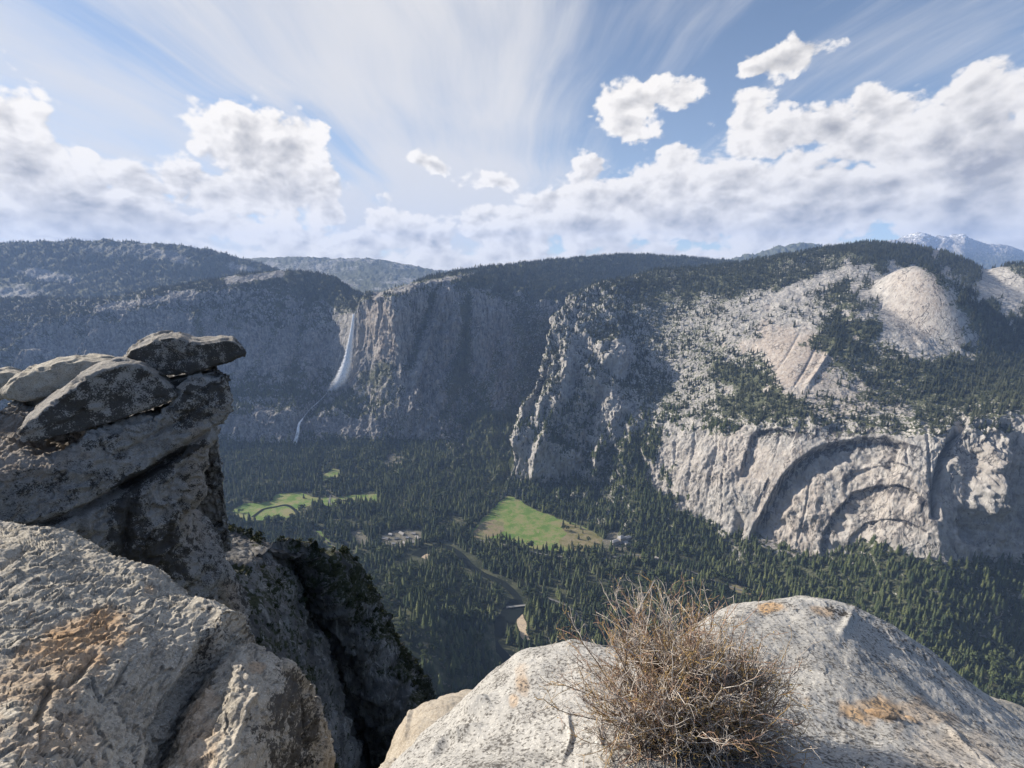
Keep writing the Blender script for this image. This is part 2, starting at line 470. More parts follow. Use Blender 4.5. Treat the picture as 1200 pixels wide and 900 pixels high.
# ---- the north wall with its arches and the domes above it
Fz = -992
c1 = [(590,597,-1040),(592,582,Fz),(597,560,-930),(600,520,2300),(608,485,2380),(622,452,2480),(637,415,2600),(648,388,2720),(658,370,2880),(668,352,3100)]
cols = [
 c1,
 [(632,605,-1040),(635,592,Fz),(640,568,-945),(645,530,2260),(650,490,2340),(655,450,2440),(665,415,2540),(672,390,2660),(680,366,2850),(690,344,3200)],
 [(678,612,-1040),(680,600,Fz),(690,572,-930),(690,530,2240),(692,490,2320),(695,445,2420),(700,415,2520),(705,390,2650),(708,363,2860),(715,333,3300)],
 [(738,650,-1040),(740,635,Fz),(760,560,-840),(760,540,2090),(758,520,2150),(757,495,2230),(765,468,2340),(770,430,2520),(775,375,2800),(775,318,3450)],
 [(848,665,-1040),(850,650,Fz),(850,628,-930),(848,580,1785),(848,535,1870),(850,490,1975),(855,470,2080),(860,420,2300),(862,365,2600),(862,309,3400)],
 [(928,685,-1040),(930,670,Fz),(930,646,-900),(928,600,1600),(925,545,1680),(925,496,1770),(930,468,1870),(930,420,2080),(935,365,2420),(932,297,3300)],
 [(998,688,-1040),(1000,674,Fz),(1000,640,1474),(1000,600,1520),(1000,545,1590),(1000,494,1700),(1005,465,1810),(1010,420,1990),(1010,360,2300),(1020,285,3300)],
 [(1098,692,-1040),(1100,680,Fz),(1100,657,1342),(1100,610,1385),(1100,555,1445),(1105,500,1535),(1110,475,1700),(1110,440,1850),(1110,395,2100),(1105,296,3300)],
 [(1198,688,-1040),(1200,674,Fz),(1200,650,-800),(1200,605,1400),(1200,550,1440),(1200,482,1500),(1200,465,1620),(1200,435,1900),(1200,395,2150),(1200,333,3000)],
 [(1318,698,-1040),(1320,684,Fz),(1320,655,-760),(1320,605,1300),(1320,550,1340),(1320,482,1400),(1320,465,1560),(1320,435,1950),(1320,395,2200),(1320,333,3000)],
 [(1480,710,-1040),(1480,700,Fz),(1480,665,-880),(1480,605,1600),(1480,550,1660),(1480,482,1740),(1480,465,1840),(1480,435,1990),(1480,395,2240),(1480,333,3000)],
]
G = rows(cols)
for c in range(5, len(cols)):
    b = G[2, c]; h = b[2]-Fz; G[1, c] = b+np.array([-.5*h*1.3, -.85*h*1.3, -h]); G[0, c] = G[1, c]+np.array([-20, -34, -40])
back = G[:, 0]+np.array([130, 380, -80])
G = np.concatenate([back[:, None], G], 1)
G = add_behind(G, (150, 700, -260))

ARCH = [   # arch lines in order outer to inner: polyline from left foot over the top to the right end, recess depth (m), reach (px)
 ([(866,560),(870,542),(875,524),(881,510),(890,503),(912,501),(936,508)], 22, 40),
 ([(878,634),(884,616),(897,590),(913,562),(932,541),(955,526),(980,518),(1010,513),(1038,512),(1066,520)], 46, 230),
 ([(882,600),(893,574),(899,560)], 8, 12),
 ([(985,560),(1003,547),(1025,541),(1050,540),(1072,549)], 9, 20),
 ([(958,655),(965,628),(980,598),(998,577),(1025,568),(1055,567),(1082,583)], 18, 70),
 ([(990,652),(996,630),(1012,613),(1035,608),(1062,610),(1090,624)], 9, 24),
 ([(770,516),(776,505),(788,503),(796,512)], 5, 12), ([(800,560),(812,552),(822,556)], 5, 8),
 ([(1150,520),(1160,505),(1172,512)], 8, 14), ([(1165,580),(1178,566),(1190,572)], 8, 18),
]
def f_arches(px, py, P):
    D = np.zeros(px.shape)
    jig = NZ*3
    for pts, dep, wid in ARCH:
        d, s, t = seg_dist(px, py, pts)
        s_in = d*s+jig       # + inside (below / right of a line drawn left to right)
        prof = smooth(s_in, -.8, .8)*(1-np.clip(s_in/wid, 0, 1))
        fade = smooth(t, 0.0, .04)*(1-smooth(t, .93, 1.0))
        D -= dep*prof*fade*(1+.7*NZ)
        # a proud lip above each arch
        lip = np.exp(-((s_in+2.5)/2.5)**2)*fade
        D += dep*.04*lip
    return D
def f_gully(pts, dep, wid, taper=True):
    def f(px, py, P):
        d, s, t = seg_dist(px, py, pts)
        d = d+NZ*wid*.8*(-1)**int(dep)
        k = np.sin(np.clip(t, 0, 1)*math.pi)**.5 if taper else 1
        return -dep*np.exp(-(d/wid)**2)*k
    return f
def f_rib(pts, dep, wid):
    def f(px, py, P):
        d, s, t = seg_dist(px, py, pts)
        d = d+NZ*wid*.7*(-1)**int(dep)
        return dep*np.maximum(0, 1-d/wid)*np.sin(np.clip(t, 0, 1)*math.pi)**.4
    return f
def f_dome(cx, cy, top, rx1, rx2, ry1, ry2, H, pw=2.4):
    """raise the ground to a dome; rx1 left radius, rx2 right, ry1 near, ry2 far"""
    def e(P):
        dx = P[..., 0]-cx; dy = P[..., 1]-cy
        r = np.hypot(np.where(dx < 0, dx/rx1, dx/rx2), np.where(dy < 0, dy/ry1, dy/ry2))
        nn = fbm(P, 1/150, 3, seed=7)*6
        z = top-H*r**pw+nn*smooth(r, .2, 1)
        k = np.exp(np.clip((z-P[..., 2])/14, -30, 30))
        P = P.copy(); P[..., 2] = np.where(z > P[..., 2]+60, z, P[..., 2]+14*np.log1p(k)); return P
    return e
ND = at(1072, 312, 2381)
def domes(P):
    P = f_dome(ND[0]-5, ND[1], ND[2], 215, 400, 330, 420, 300, 1.75)(P)
    q = at(1185, 309, 2900); P = f_dome(q[0]+60, q[1], q[2], 330, 500, 400, 400, 260, 2.0)(P)
    q = at(997, 294, 3000); P = f_dome(q[0], q[1], q[2], 130, 170, 200, 300, 120, 2.0)(P)
    q = at(925, 300, 3100); P = f_dome(q[0], q[1], q[2], 160, 120, 200, 300, 110, 2.0)(P)
    q = at(778, 316, 3400); P = f_dome(q[0], q[1], q[2], 160, 180, 200, 300, 90, 2.0)(P)
    return P
def amp_S1(px, py, P, N):
    a = 12+smooth(760-px, 0, 60)*16+8*smooth(px, 1112, 1150)*smooth(py, 470, 500)
    a = np.where(True, a*(1-.55*smooth(px, 860, 900)*smooth(py, 500, 515)*(1-smooth(px, 1070, 1110))), a)   # smooth sheets under the arches
    a = a*(1-.45*(1-smooth(py, 480, 500))*smooth(px, 740, 800))
    for (x, y, rx, ry) in [(1070, 355, 60, 50), (935, 425, 45, 40), (1180, 330, 50, 26)]: a = a*(1-.75*np.exp(-((px-x)/rx)**4-((py-y)/ry)**4))
    return a
VEG1 = [(770,338,110,20,-6,.80),(900,318,60,12,-8,.8),(1060,300,70,14,4,.95),(950,312,50,9,-6,.6),
        (730,380,60,40,20,.66),(800,400,70,50,20,.50),(870,372,45,26,0,.38),(905,345,40,12,-10,.6),(890,362,26,18,0,.36),
        (875,452,55,24,12,.95),(900,480,60,14,0,.8),(800,450,46,34,10,.45),(760,478,30,14,0,.5),(845,500,20,8,0,.7),
        (925,380,50,30,-40,.34),(935,425,42,34,35,.06),(955,400,26,22,0,.18),
        (990,400,34,22,20,.8),(1020,386,34,10,0,.9),(1045,400,22,16,20,.5),(985,455,26,26,0,.35),(1010,430,30,14,20,.62),
        (1075,400,46,26,30,.10),(1060,350,46,40,0,.06),(960,332,50,10,-22,.32),(920,345,30,8,-30,.2),(1000,318,30,9,-10,.3),(1120,390,44,22,35,.10),
        (1130,445,66,24,10,.82),(1090,470,40,16,0,.7),(1060,440,24,18,0,.7),(1185,420,40,40,0,.85),(1160,370,30,40,-50,.9),(1150,345,20,30,0,.85),
        (1000,480,70,12,0,.45),(1160,485,50,9,0,.6),
        (1180,338,40,22,8,.10),(650,400,20,50,15,.6),(640,440,24,30,10,.65),(680,470,22,40,10,.6),(655,500,24,30,10,.6),(740,440,40,22,20,.6),(720,480,18,20,0,.3),
        (745,535,30,30,0,.80),(735,590,50,50,0,.92),(700,570,25,20,0,.8),(775,620,40,30,0,.92),
        (725,420,14,22,-10,.05),(667,440,8,30,8,.1)]
def veg_S1(px, py, P, N):
    base = smooth(N[..., 2], .50, .85)*.55+.14
    cliff = smooth(py, 505, 520)*smooth(px, 742, 765)
    base = base*(1-cliff*.9)
    v = blobs(px, py, VEG1, base)
    foot = smooth(P[..., 2], -880, -940); v = np.maximum(v, foot*.97)
    bl = np.interp(px, [762,775,800,830,870,900,930,957,985,1025,1060,1110,1150,1200,1400], [566,600,618,637,640,642,651,657,640,631,648,660,656,650,650])
    v = np.maximum(v, smooth(py-bl+NZ*8, -2, 5)*(px > 755)*.97)
    steep = 1-smooth(N[..., 2], .25, .45)
    v = v*(1-.6*steep)
    warm = blobs(px, py, [(935,425,50,38,35,.75),(1075,360,40,40,0,.35),(1090,340,20,30,30,.55),(930,600,50,60,0,.45),(1040,590,60,50,0,.35),(985,470,60,20,0,.35),(790,560,50,50,0,.22),(1160,540,30,30,0,.3),(870,540,30,40,0,.35)], .06)
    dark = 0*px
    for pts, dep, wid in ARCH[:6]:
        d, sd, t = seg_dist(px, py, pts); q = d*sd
        dark = np.maximum(dark, smooth(q, -1, 1.5)*(1-smooth(q+NZ*12, dep*.10, dep*.45))*smooth(t, .03, .15)*1.0)  # dark band inside each arch: water stain with the overhang's shade painted in
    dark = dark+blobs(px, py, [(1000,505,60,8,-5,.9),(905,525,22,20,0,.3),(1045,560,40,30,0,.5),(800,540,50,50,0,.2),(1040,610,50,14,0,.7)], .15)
    return v, warm, dark, np.zeros(px.shape)
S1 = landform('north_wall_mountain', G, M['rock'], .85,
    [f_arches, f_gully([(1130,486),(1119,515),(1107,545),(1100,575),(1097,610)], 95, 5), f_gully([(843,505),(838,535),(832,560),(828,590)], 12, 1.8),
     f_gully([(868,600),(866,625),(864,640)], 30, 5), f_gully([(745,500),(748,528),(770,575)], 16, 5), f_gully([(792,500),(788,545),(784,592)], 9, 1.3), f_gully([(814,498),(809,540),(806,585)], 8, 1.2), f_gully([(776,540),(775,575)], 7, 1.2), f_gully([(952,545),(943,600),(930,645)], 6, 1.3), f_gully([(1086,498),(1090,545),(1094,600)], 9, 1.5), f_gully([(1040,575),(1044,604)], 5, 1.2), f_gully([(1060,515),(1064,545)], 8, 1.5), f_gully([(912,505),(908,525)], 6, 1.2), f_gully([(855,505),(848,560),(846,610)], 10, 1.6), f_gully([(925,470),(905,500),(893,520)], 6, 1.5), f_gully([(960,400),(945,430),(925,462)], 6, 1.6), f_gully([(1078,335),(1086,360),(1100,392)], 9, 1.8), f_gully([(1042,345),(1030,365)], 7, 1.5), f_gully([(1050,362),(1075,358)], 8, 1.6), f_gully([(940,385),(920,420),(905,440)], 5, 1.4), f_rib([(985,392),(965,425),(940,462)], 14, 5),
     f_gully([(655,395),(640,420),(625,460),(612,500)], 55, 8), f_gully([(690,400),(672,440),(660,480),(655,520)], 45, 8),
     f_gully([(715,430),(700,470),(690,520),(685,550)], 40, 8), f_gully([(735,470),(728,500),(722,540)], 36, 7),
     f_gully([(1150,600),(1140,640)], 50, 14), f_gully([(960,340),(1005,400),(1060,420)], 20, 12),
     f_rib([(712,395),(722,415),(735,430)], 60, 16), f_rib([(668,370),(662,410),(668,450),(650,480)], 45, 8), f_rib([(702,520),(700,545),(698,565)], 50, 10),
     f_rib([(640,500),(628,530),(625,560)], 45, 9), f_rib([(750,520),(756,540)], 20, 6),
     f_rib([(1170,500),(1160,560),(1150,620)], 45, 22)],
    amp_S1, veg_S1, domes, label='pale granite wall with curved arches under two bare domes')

# ---- the waterfall massif, west of the side canyon
Fw = -992
cols = [
 [(-260,590,-1040),(-260,575,Fw),(-260,560,-960),(-260,505,2950),(-260,465,3150),(-260,410,3350),(-260,372,3600),(-260,355,4000),(-260,345,4400)],
 [(-90,570,-1040),(-90,560,Fw),(-90,545,-960),(-90,500,2950),(-90,455,3150),(-90,405,3400),(-90,372,3600),(-90,360,3900),(-90,348,4300)],
 [(0,565,-1040),(0,555,Fw),(0,540,-965),(0,495,2920),(0,455,3120),(0,405,3400),(0,374,3600),(0,364,3850),(0,352,4300)],
 [(110,560,-1040),(110,550,Fw),(110,535,-965),(110,492,2900),(110,460,3100),(110,410,3350),(110,368,3550),(112,362,3750),(112,352,4100)],
 [(200,552,-1040),(200,545,Fw),(200,528,-965),(200,490,2930),(200,465,3150),(200,410,3400),(200,350,3650),(200,345,3800),(200,338,4100)],
 [(270,552,-1040),(270,545,Fw),(270,525,-965),(270,485,2960),(270,462,3180),(275,400,3500),(280,336,3800),(285,329,3950),(290,322,4200)],
 [(335,552,-1040),(335,545,Fw),(335,528,-965),(335,485,3000),(338,455,3250),(340,400,3600),(340,337,3950),(340,324,4100),(340,318,4300)],
 [(375,550,-1040),(375,543,Fw),(372,525,-965),(372,490,3050),(380,460,3380),(385,420,3620),(388,374,3800),(390,342,4000),(388,324,4300)],
 [(400,548,-1040),(400,541,Fw),(395,522,-965),(398,488,3060),(400,450,3370),(408,410,3440),(413,371,3470),(415,361,3650),(408,338,4300)],
 [(430,548,-1040),(430,541,Fw),(430,522,-965),(430,488,3060),(430,430,3330),(427,400,3385),(424,354,3440),(428,351,3700),(428,348,4200)],
 [(470,548,-1040),(470,541,Fw),(470,520,-965),(468,485,2950),(464,425,3080),(463,390,3110),(463,347,3150),(470,342,3400),(475,336,4000)],
 [(500,552,-1040),(500,545,Fw),(505,520,-950),(505,480,2950),(505,430,3150),(503,385,3260),(503,333,3360),(505,330,3600),(510,325,4200)],
 [(555,562,-1040),(555,555,Fw),(555,525,-935),(550,480,2950),(550,430,3150),(548,385,3320),(545,331,3520),(550,322,3900),(555,317,4500)],
 [(600,578,-1040),(600,570,Fw),(600,535,-930),(600,480,2980),(600,430,3250),(600,385,3500),(600,345,3800),(600,325,4200),(600,311,4800)],
 [(655,588,-1040),(655,580,Fw),(655,540,-930),(650,480,3000),(650,430,3300),(650,390,3600),(650,355,3900),(650,325,4400),(650,305,5000)],
 [(730,600,-1040),(730,590,Fw),(730,550,-930),(730,480,3000),(730,430,3300),(730,390,3600),(730,355,4000),(735,325,4700),(740,299,5400)],
 [(830,600,-1040),(830,590,Fw),(830,560,-930),(820,480,3200),(820,430,3400),(820,390,3700),(820,355,4100),(820,330,4800),(810,302,5600)],
 [(930,600,-1040),(930,590,Fw),(930,560,-930),(920,480,3400),(920,430,3600),(920,390,3900),(920,355,4300),(920,335,4900),(900,313,5700)],
]
G = add_behind(rows(cols), (0, 800, -300))
def amp_S2(px, py, P, N):
    a = 24+16*smooth(px, 470, 500)
    a = a*(1-.6*np.exp(-((px-414)/26)**2)*smooth(py, 350, 360)*(1-smooth(py, 455, 480)))
    a = a*(1-.7*(1-smooth(py, 325, 350)))
    return a
def veg_S2(px, py, P, N):
    base = smooth(N[..., 2], .35, .72)*.8+.10
    v = blobs(px, py, [(640,330,120,24,0,.97),(560,325,60,8,0,.85),(490,335,60,4,-12,.3),(445,385,22,34,0,.0),(412,410,14,40,0,.05),(240,410,200,30,0,.10),(200,385,70,22,0,.25),
        (380,340,50,14,20,.85),(450,440,30,14,0,.65),(400,500,60,10,0,.12),(300,500,70,16,0,.18),(420,505,40,9,0,.15),(480,500,30,10,0,.4),
        (560,450,60,50,-20,.55),(600,520,60,40,0,.97),(620,410,50,60,0,.62),(500,450,30,50,20,.45),(540,380,50,40,0,.30),(470,460,26,20,0,.5),
        (420,375,14,5,0,.3),(130,360,24,5,-8,.05),(205,348,26,5,-8,.08),(180,352,60,5,-8,.25),(300,325,36,5,-8,.2),(60,345,80,8,0,.8)], base)
    for pts, k, wd in [([(525,338),(515,365),(500,400),(490,440),(478,475)], .7, 7), ([(535,378),(520,400),(515,430),(500,462)], .6, 6), ([(470,350),(476,400),(470,440)], .4, 8), ([(560,345),(572,390),(566,430)], .35, 10), ([(520,470),(500,500),(480,520)], .4, 9), ([(590,370),(598,420),(585,470)], .3, 9), ([(540,455),(530,480),(515,505)], .35, 7)]:
        d, sd, t = seg_dist(px, py, pts); v = v-k*np.exp(-((d+NZ*5)/wd)**2)
    for pts, k, wd in [([(508,345),(495,390),(478,430)], .5, 6), ([(548,350),(545,400),(538,450),(520,490)], .5, 8), ([(230,365),(240,420),(250,470)], .4, 6), ([(330,340),(322,390),(300,430)], .4, 6), ([(365,350),(350,400),(342,450)], .4, 6), ([(180,470),(260,462),(340,458),(375,466)], .5, 5)]:
        d, sd, t = seg_dist(px, py, pts); v = v+k*np.exp(-((d+NZ*5)/wd)**2)
    v = np.maximum(v, smooth(P[..., 2], -900, -960)*.95)
    warm = blobs(px, py, [(445,385,22,36,0,.55)], .05)
    dark = blobs(px, py, [(412,410,20,40,0,.5),(445,370,22,26,0,.5)], .5)
    return v, warm, dark, blobs(px, py, [(160,350,160,16,-8,.0)], 0.0)
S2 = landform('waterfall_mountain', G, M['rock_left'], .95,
    [f_rib([(525,340),(515,365),(500,400),(490,440),(480,470)], 70, 9), f_rib([(535,378),(520,400),(515,430),(500,460)], 60, 8),
     f_gully([(508,350),(495,390),(478,430)], 60, 9), f_gully([(530,395),(505,450),(490,480)], 45, 7), f_gully([(555,400),(545,450),(530,490)], 60, 12),
     f_gully([(400,455),(380,468),(352,490),(347,530)], 60, 6, False), f_gully([(350,350),(345,400),(352,440)], 70, 12), f_gully([(300,350),(310,400),(330,440)], 40, 10),
     f_gully([(440,355),(436,390),(432,415)], 9, 2), f_gully([(452,352),(450,385),(448,410)], 8, 2), f_gully([(432,358),(430,395)], 7, 1.6), f_gully([(446,352),(443,400)], 8, 1.5), f_gully([(457,350),(456,395)], 8, 1.5),
     f_rib([(230,365),(225,410),(240,460)], 50, 20), f_gully([(150,370),(155,420),(170,460)], 50, 16), f_gully([(60,385),(70,430),(60,470)], 50, 16),
     f_gully([(250,470),(340,475)], 40, 6)],
    amp_S2, veg_S2, label='blue shaded granite massif cut by the tall waterfall')

# ---- ridges farther off
def ridge(name, crest, rowsY, yc, mat, amp, veg, step=1.6, snow=None, back=(0, 900, -300), label=None, warmv=.0):
    cols = []
    for (x, y) in crest:
        cols.append([(x, py_, d) for (py_, d) in rowsY]+[(x, y+(rowsY[-1][0]-y)*.45, yc-(yc-rowsY[-1][1])*.45), (x, y, yc)])
    G = add_behind(rows(cols), back)
    def vf(px, py, P, N):
        v = veg(px, py, P, N) if callable(veg) else np.full(px.shape, veg)
        s = snow(px, py, P, N) if snow else np.zeros(px.shape)
        return v, np.full(px.shape, warmv), np.full(px.shape, .2), s
    return landform(name, G, mat, step, [], lambda px, py, P, N: amp*smooth(P[..., 2]-P[..., 2].min(), 0, 10), vf, label=label)
R4 = ridge('forested_ridge_hill', [(-300,300),(-120,292),(0,285),(60,284),(120,283),(180,286),(230,291),(270,301),(310,312),(360,330),(420,350)],
      [(430,4300),(375,4700)], 6200, M['rock_left'], 20,
      lambda px, py, P, N: blobs(px, py, [(50,322,26,7,10,.10),(170,296,50,9,8,.5),(110,292,30,5,0,.55),(20,350,30,18,0,.35),(200,300,30,5,20,.4),(290,315,20,4,10,.4)], .86+.3*fbm(P, 1/300, 3)), 1.2,
      label='high forested ridge above the shaded cliffs')
R5 = ridge('distant_hills', [(180,318),(240,312),(300,303),(350,301),(385,303),(430,303),(470,309),(500,315),(520,318),(560,319),(620,322),(700,326)],
      [(370,5600),(345,7000)], 10000, M['far'], 18,
      lambda px, py, P, N: .60+.7*fbm(P, 1/500, 3), 1.2, label='low blue hills beyond the waterfall creek')
R5b = ridge('farther_hills', [(440,322),(500,317),(540,316.5),(570,315),(600,317),(680,320),(760,318)], [(350,11000),(335,13000)], 15000, M['far'], 30, .9, 1.6, label='lowest and farthest blue hill line')
R7 = ridge('blue_ridge_hill', [(800,318),(850,306),(880,299),(900,294),(915,290),(935,286),(950,287),(975,294),(1000,299),(1060,304)],
      [(345,6500),(325,7500)], 9500, M['far'], 40, .92, 1.4, label='small blue ridge behind the rocky knobs')
R8 = ridge('snowy_mountain', [(960,302),(1000,292),(1020,287),(1040,283),(1058,280),(1068,276),(1078,273),(1088,275),(1096,278),(1106,277),(1114,278),(1122,276),(1128,274.5),(1135,279),(1150,285),(1165,287),(1180,288),(1190,292),(1204,297),(1260,304),(1340,310)],
      [(345,8000),(325,10000)], 13500, M['far'], 30,
      lambda px, py, P, N: np.clip((py-285)/25, 0, .9), 1.0, snow=lambda px, py, P, N: np.clip(.62-(py-276)/45, 0, 1), label='far mountain with snow patches on its summit')

# ---- the valley floor: one sheet from under the camera to beyond the last ridge
def floor_z(X, Y):
    P = np.stack([X, Y, np.zeros_like(X)], -1)
    spur = 150*np.exp(-(((X+330)*.8+(Y-1150)*.6)/230)**2-((-(X+330)*.6+(Y-1150)*.8)/420)**2)
    z = -990+np.maximum(spur-10, 0)*smooth(Y, 700, 1000)*smooth(-X, 20, 220)*(1+.25*fbm(P, 1/90, 4, seed=4))
    return np.maximum(z, -1.42*np.maximum(Y, 0)-30)
def build_floor():
    ys = np.concatenate([[-15500, -6000, -2000, -600], np.linspace(-200, 3300, 330), [3600, 4500, 6500, 9000, 12000, 15500]])
    xs = np.concatenate([[-15500, -9000, -5000], np.linspace(-3400, 3600, 560), [5000, 9000, 15500]])
    X, Y = np.meshgrid(xs, ys); Z = floor_z(X, Y)
    o = grid_obj('valley_ground', np.stack([X, Y, Z], -1), M['floor']); tag(o, 'flat forested valley floor', kind='structure')
build_floor()

# ---- the air: one closed box of even haze round everything
def build_haze():
    x, y0, y1, z0, z1 = 17000, -16000, 17500, -1045, 1750
    v = [(i, j, k) for i in (-x, x) for j in (y0, y1) for k in (z0, z1)]
    f = [(0,1,3,2),(4,6,7,5),(0,4,5,1),(2,3,7,6),(0,2,6,4),(1,5,7,3)]
    m = bpy.data.materials.new('haze'); m.use_nodes = True; w = NT(m.node_tree); w.n.clear()
    out = w.node('ShaderNodeOutputMaterial'); p = w.node('ShaderNodeVolumePrincipled')
    p.inputs['Color'].default_value = (.39, .58, 1.0, 1); p.inputs['Density'].default_value = HAZE; p.inputs['Anisotropy'].default_value = 0.0
    w.l.new(p.outputs[0], out.inputs['Volume'])
    tag(link('haze', simple_mesh('haze', v, f), m), 'pale blue haze filling the valley air', kind='stuff')
HAZE = 4.2e-5
build_haze()
# ---------------------------------------------------------------- meadows, river, roads and houses on the valley floor
FLOOR = -990
def ground_pt(px, py, lift=0.0):
    k = pxdir(px, py); t = (FLOOR+lift)/k[..., 2]
    return k*t[..., None]
def sheet(name, pts, mat, lift, rag=8, kind='structure', label=None, n=220):
    """a flat patch with a ragged edge lying on the valley floor"""
    Q = ground_pt(*np.array(pts, float).T, lift)
    m = len(Q); t = np.linspace(0, m, n, endpoint=False); i = t.astype(int); f = (t-i)[:, None]
    E = Q[i % m]*(1-f)+Q[(i+1) % m]*f
    E = E+np.stack([fbm(E, 1/45, 3, seed=1)*rag, fbm(E, 1/45, 3, seed=6)*rag, np.zeros(n)], -1)*2
    c = E.mean(0)
    me = simple_mesh(name, E, [tuple(range(n))])
    o = link(name, me, mat); tag(o, label, kind=kind); return o, E
def strip(name, pts, width, mat, lift, label, wob=4):
    Q = ground_pt(*np.array(pts, float).T, lift); t = np.linspace(0, len(Q)-1, len(Q)*10)
    E = catmull(Q, t); d = np.gradient(E, axis=0); d /= np.linalg.norm(d, axis=1, keepdims=True)
    nrm = np.stack([-d[:, 1], d[:, 0], 0*d[:, 0]], -1)
    ww = width*.5*(1+.35*fbm(E, 1/60, 2, seed=width))[:, None]
    L, Rr = E+nrm*ww, E-nrm*ww
    P = np.stack([L, Rr], 0)
    o = grid_obj(name, P, mat); me = o.data
    if me.polygons[0].normal.z < 0: me.flip_normals()
    tag(o, label, kind='structure'); return o
def build_valley():
    def gm(name, c1, c2, c3, sc=.02):
        m, w, b = new_mat(name); P = w.node('ShaderNodeNewGeometry').outputs['Position']
        a = w.noise(P, sc, 6, .65, .4); f = w.noise(P, sc*8, 4, .6)
        base = w.mix(w.mapr(a, .35, .62), c1, c2); w.put(b.inputs[0], w.mix(w.mapr(w.math('ADD', a, w.math('MULTIPLY', f, .8)), .86, 1.02), base, c3)); return m
    grass = gm('meadow_grass', (.10, .175, .038), (.17, .235, .065), (.24, .22, .11))
    dry = gm('dry_grass', (.20, .16, .10), (.27, .22, .14), (.15, .16, .07))
    olive = gm('olive_grass', (.15, .14, .06), (.20, .18, .09), (.24, .20, .13), .03)
    sand = gm('river_sand', (.50, .40, .28), (.60, .50, .37), (.40, .32, .24), .05)
    pale = gm('pale_clearing', (.15, .14, .11), (.24, .22, .18), (.07, .075, .05), .04)
    road = plain('road_asphalt', (.16, .16, .155), .8)
    m, w, b = new_mat('river_water'); w.put(b.inputs[0], (.014, .018, .015)); b.inputs['Roughness'].default_value = .4; b.inputs['Specular IOR Level'].default_value = .03; water = m
    MEAD = [(590,584),(597,581),(606,584),(614,590),(625,596),(640,602),(657,609),(675,614),(692,621),(708,632),(703,641),(690,648),(672,646),(652,647),(625,643),(600,634),(582,631),(557,632),(554,621),(566,606),(580,594)]
    LEFT = [(274,606),(272,598),(285,590),(305,589),(320,586),(323,579),(352,576),(365,582),(385,583),(412,580),(443,579),(443,589),(425,588),(405,592),(388,594),(372,590),(358,593),(350,600),(346,607),(320,612),(303,609),(290,611)]
    SM = [(377,563),(380,556),(391,549),(401,551),(397,559),(386,565)]
    SM2 = [(366,622),(375,622),(382,630),(392,641),(383,640),(374,632)]
    CLEAR = [(410,624),(420,621),(430,628),(434,640),(424,640),(414,634)]
    SAND1 = [(486,660),(488,652),(497,648),(507,650),(502,657),(494,664)]
    SAND2 = [(606,724),(612,720),(617,730),(618,742),(622,752),(614,750),(605,738)]
    SAND3 = [(587,769),(596,767),(606,771),(615,775),(606,783),(594,780)]
    ROCKS = [(442,542),(448,534),(462,531),(473,536),(470,545),(456,548)]
    ORNG = [(480,544),(484,539),(492,541),(491,547),(483,547)]
    CL2 = [(846,682),(858,683),(872,687),(884,691),(880,697),(866,697),(856,690)]
    VILL = [(446,640),(448,628),(462,622),(480,620),(496,624),(494,634),(478,640),(460,646)]
    HOT = [(706,634),(716,624),(732,622),(748,628),(746,640),(728,645),(712,643)]
    YEL = [(738,650),(748,646),(754,652),(745,658)]
    GRN = [(1040,712),(1070,706),(1100,712),(1130,726),(1150,745),(1120,742),(1080,730)]
    L = []
    L.append(sheet('meadow', MEAD, grass, .5, label='wide green meadow at the foot of the cliff')[1])
    L.append(sheet('meadow', LEFT, grass, .5, label='long green meadow below the waterfall')[1])
    L.append(sheet('meadow', SM, grass, .5, 5, label='small green clearing behind the long meadow', n=80)[1])
    L.append(sheet('meadow', SM2, grass, .5, 4, label='small green clearing beside the pale lot', n=80)[1])
    L.append(sheet('dry_ground', [(556,631),(555,622),(566,612),(578,609),(590,612),(591,622),(580,628),(566,632)], dry, .9, 5, label='brown bare patch at the corner of the meadow')[1])
    L.append(sheet('dry_ground', [(655,612),(675,615),(692,622),(707,632),(702,641),(690,647),(672,645),(655,636),(664,625)], olive, .9, 8, label='olive brown end of the wide meadow')[1])
    L.append(sheet('dry_ground', CLEAR, pale, .6, 4, label='pale lot among the trees', n=80)[1])
    L.append(sheet('sand_bank', SAND1, sand, .9, 3, label='bright tan sand bank at the river bend', n=80)[1])
    L.append(sheet('sand_bank', SAND2, sand, .9, 2, label='narrow sand bank below the bridge', n=80)[1])
    L.append(sheet('sand_bank', SAND3, sand, .9, 3, label='orange tan sand bank above the boulder edge', n=80)[1])
    L.append(sheet('rubble_ground', ROCKS, pale, .6, 4, label='white rubble clearing under the falls cliff', n=80)[1])
    L.append(sheet('dry_ground', ORNG, sand, .6, 3, label='small orange clearing beside the rubble', n=80)[1])
    L.append(sheet('dry_ground', CL2, dry, .6, 4, label='brown clearing behind the dry shrub', n=80)[1])
    L.append(sheet('river', [(568,748),(574,732),(588,716),(598,702),(607,702),(610,714),(604,728),(594,740),(582,752),(573,755)], water, 1.2, 6, label='widest dark bend of the river by the bridge')[1])
    L.append(sheet('river', [(468,676),(473,662),(484,650),(498,642),(512,640),(506,646),(494,652),(483,666),(475,678)], water, 1.25, 5, label='dark river bend in front of the village')[1])
    L.append(sheet('village_ground', VILL, pale, .6, 6, label='pale ground between the village houses')[1])
    L.append(sheet('village_ground', HOT, pale, .6, 5, label='pale ground round the big hotel')[1])
    L.append(sheet('dry_ground', YEL, olive, .7, 3, label='yellow green lawn near the hotel', n=80)[1])
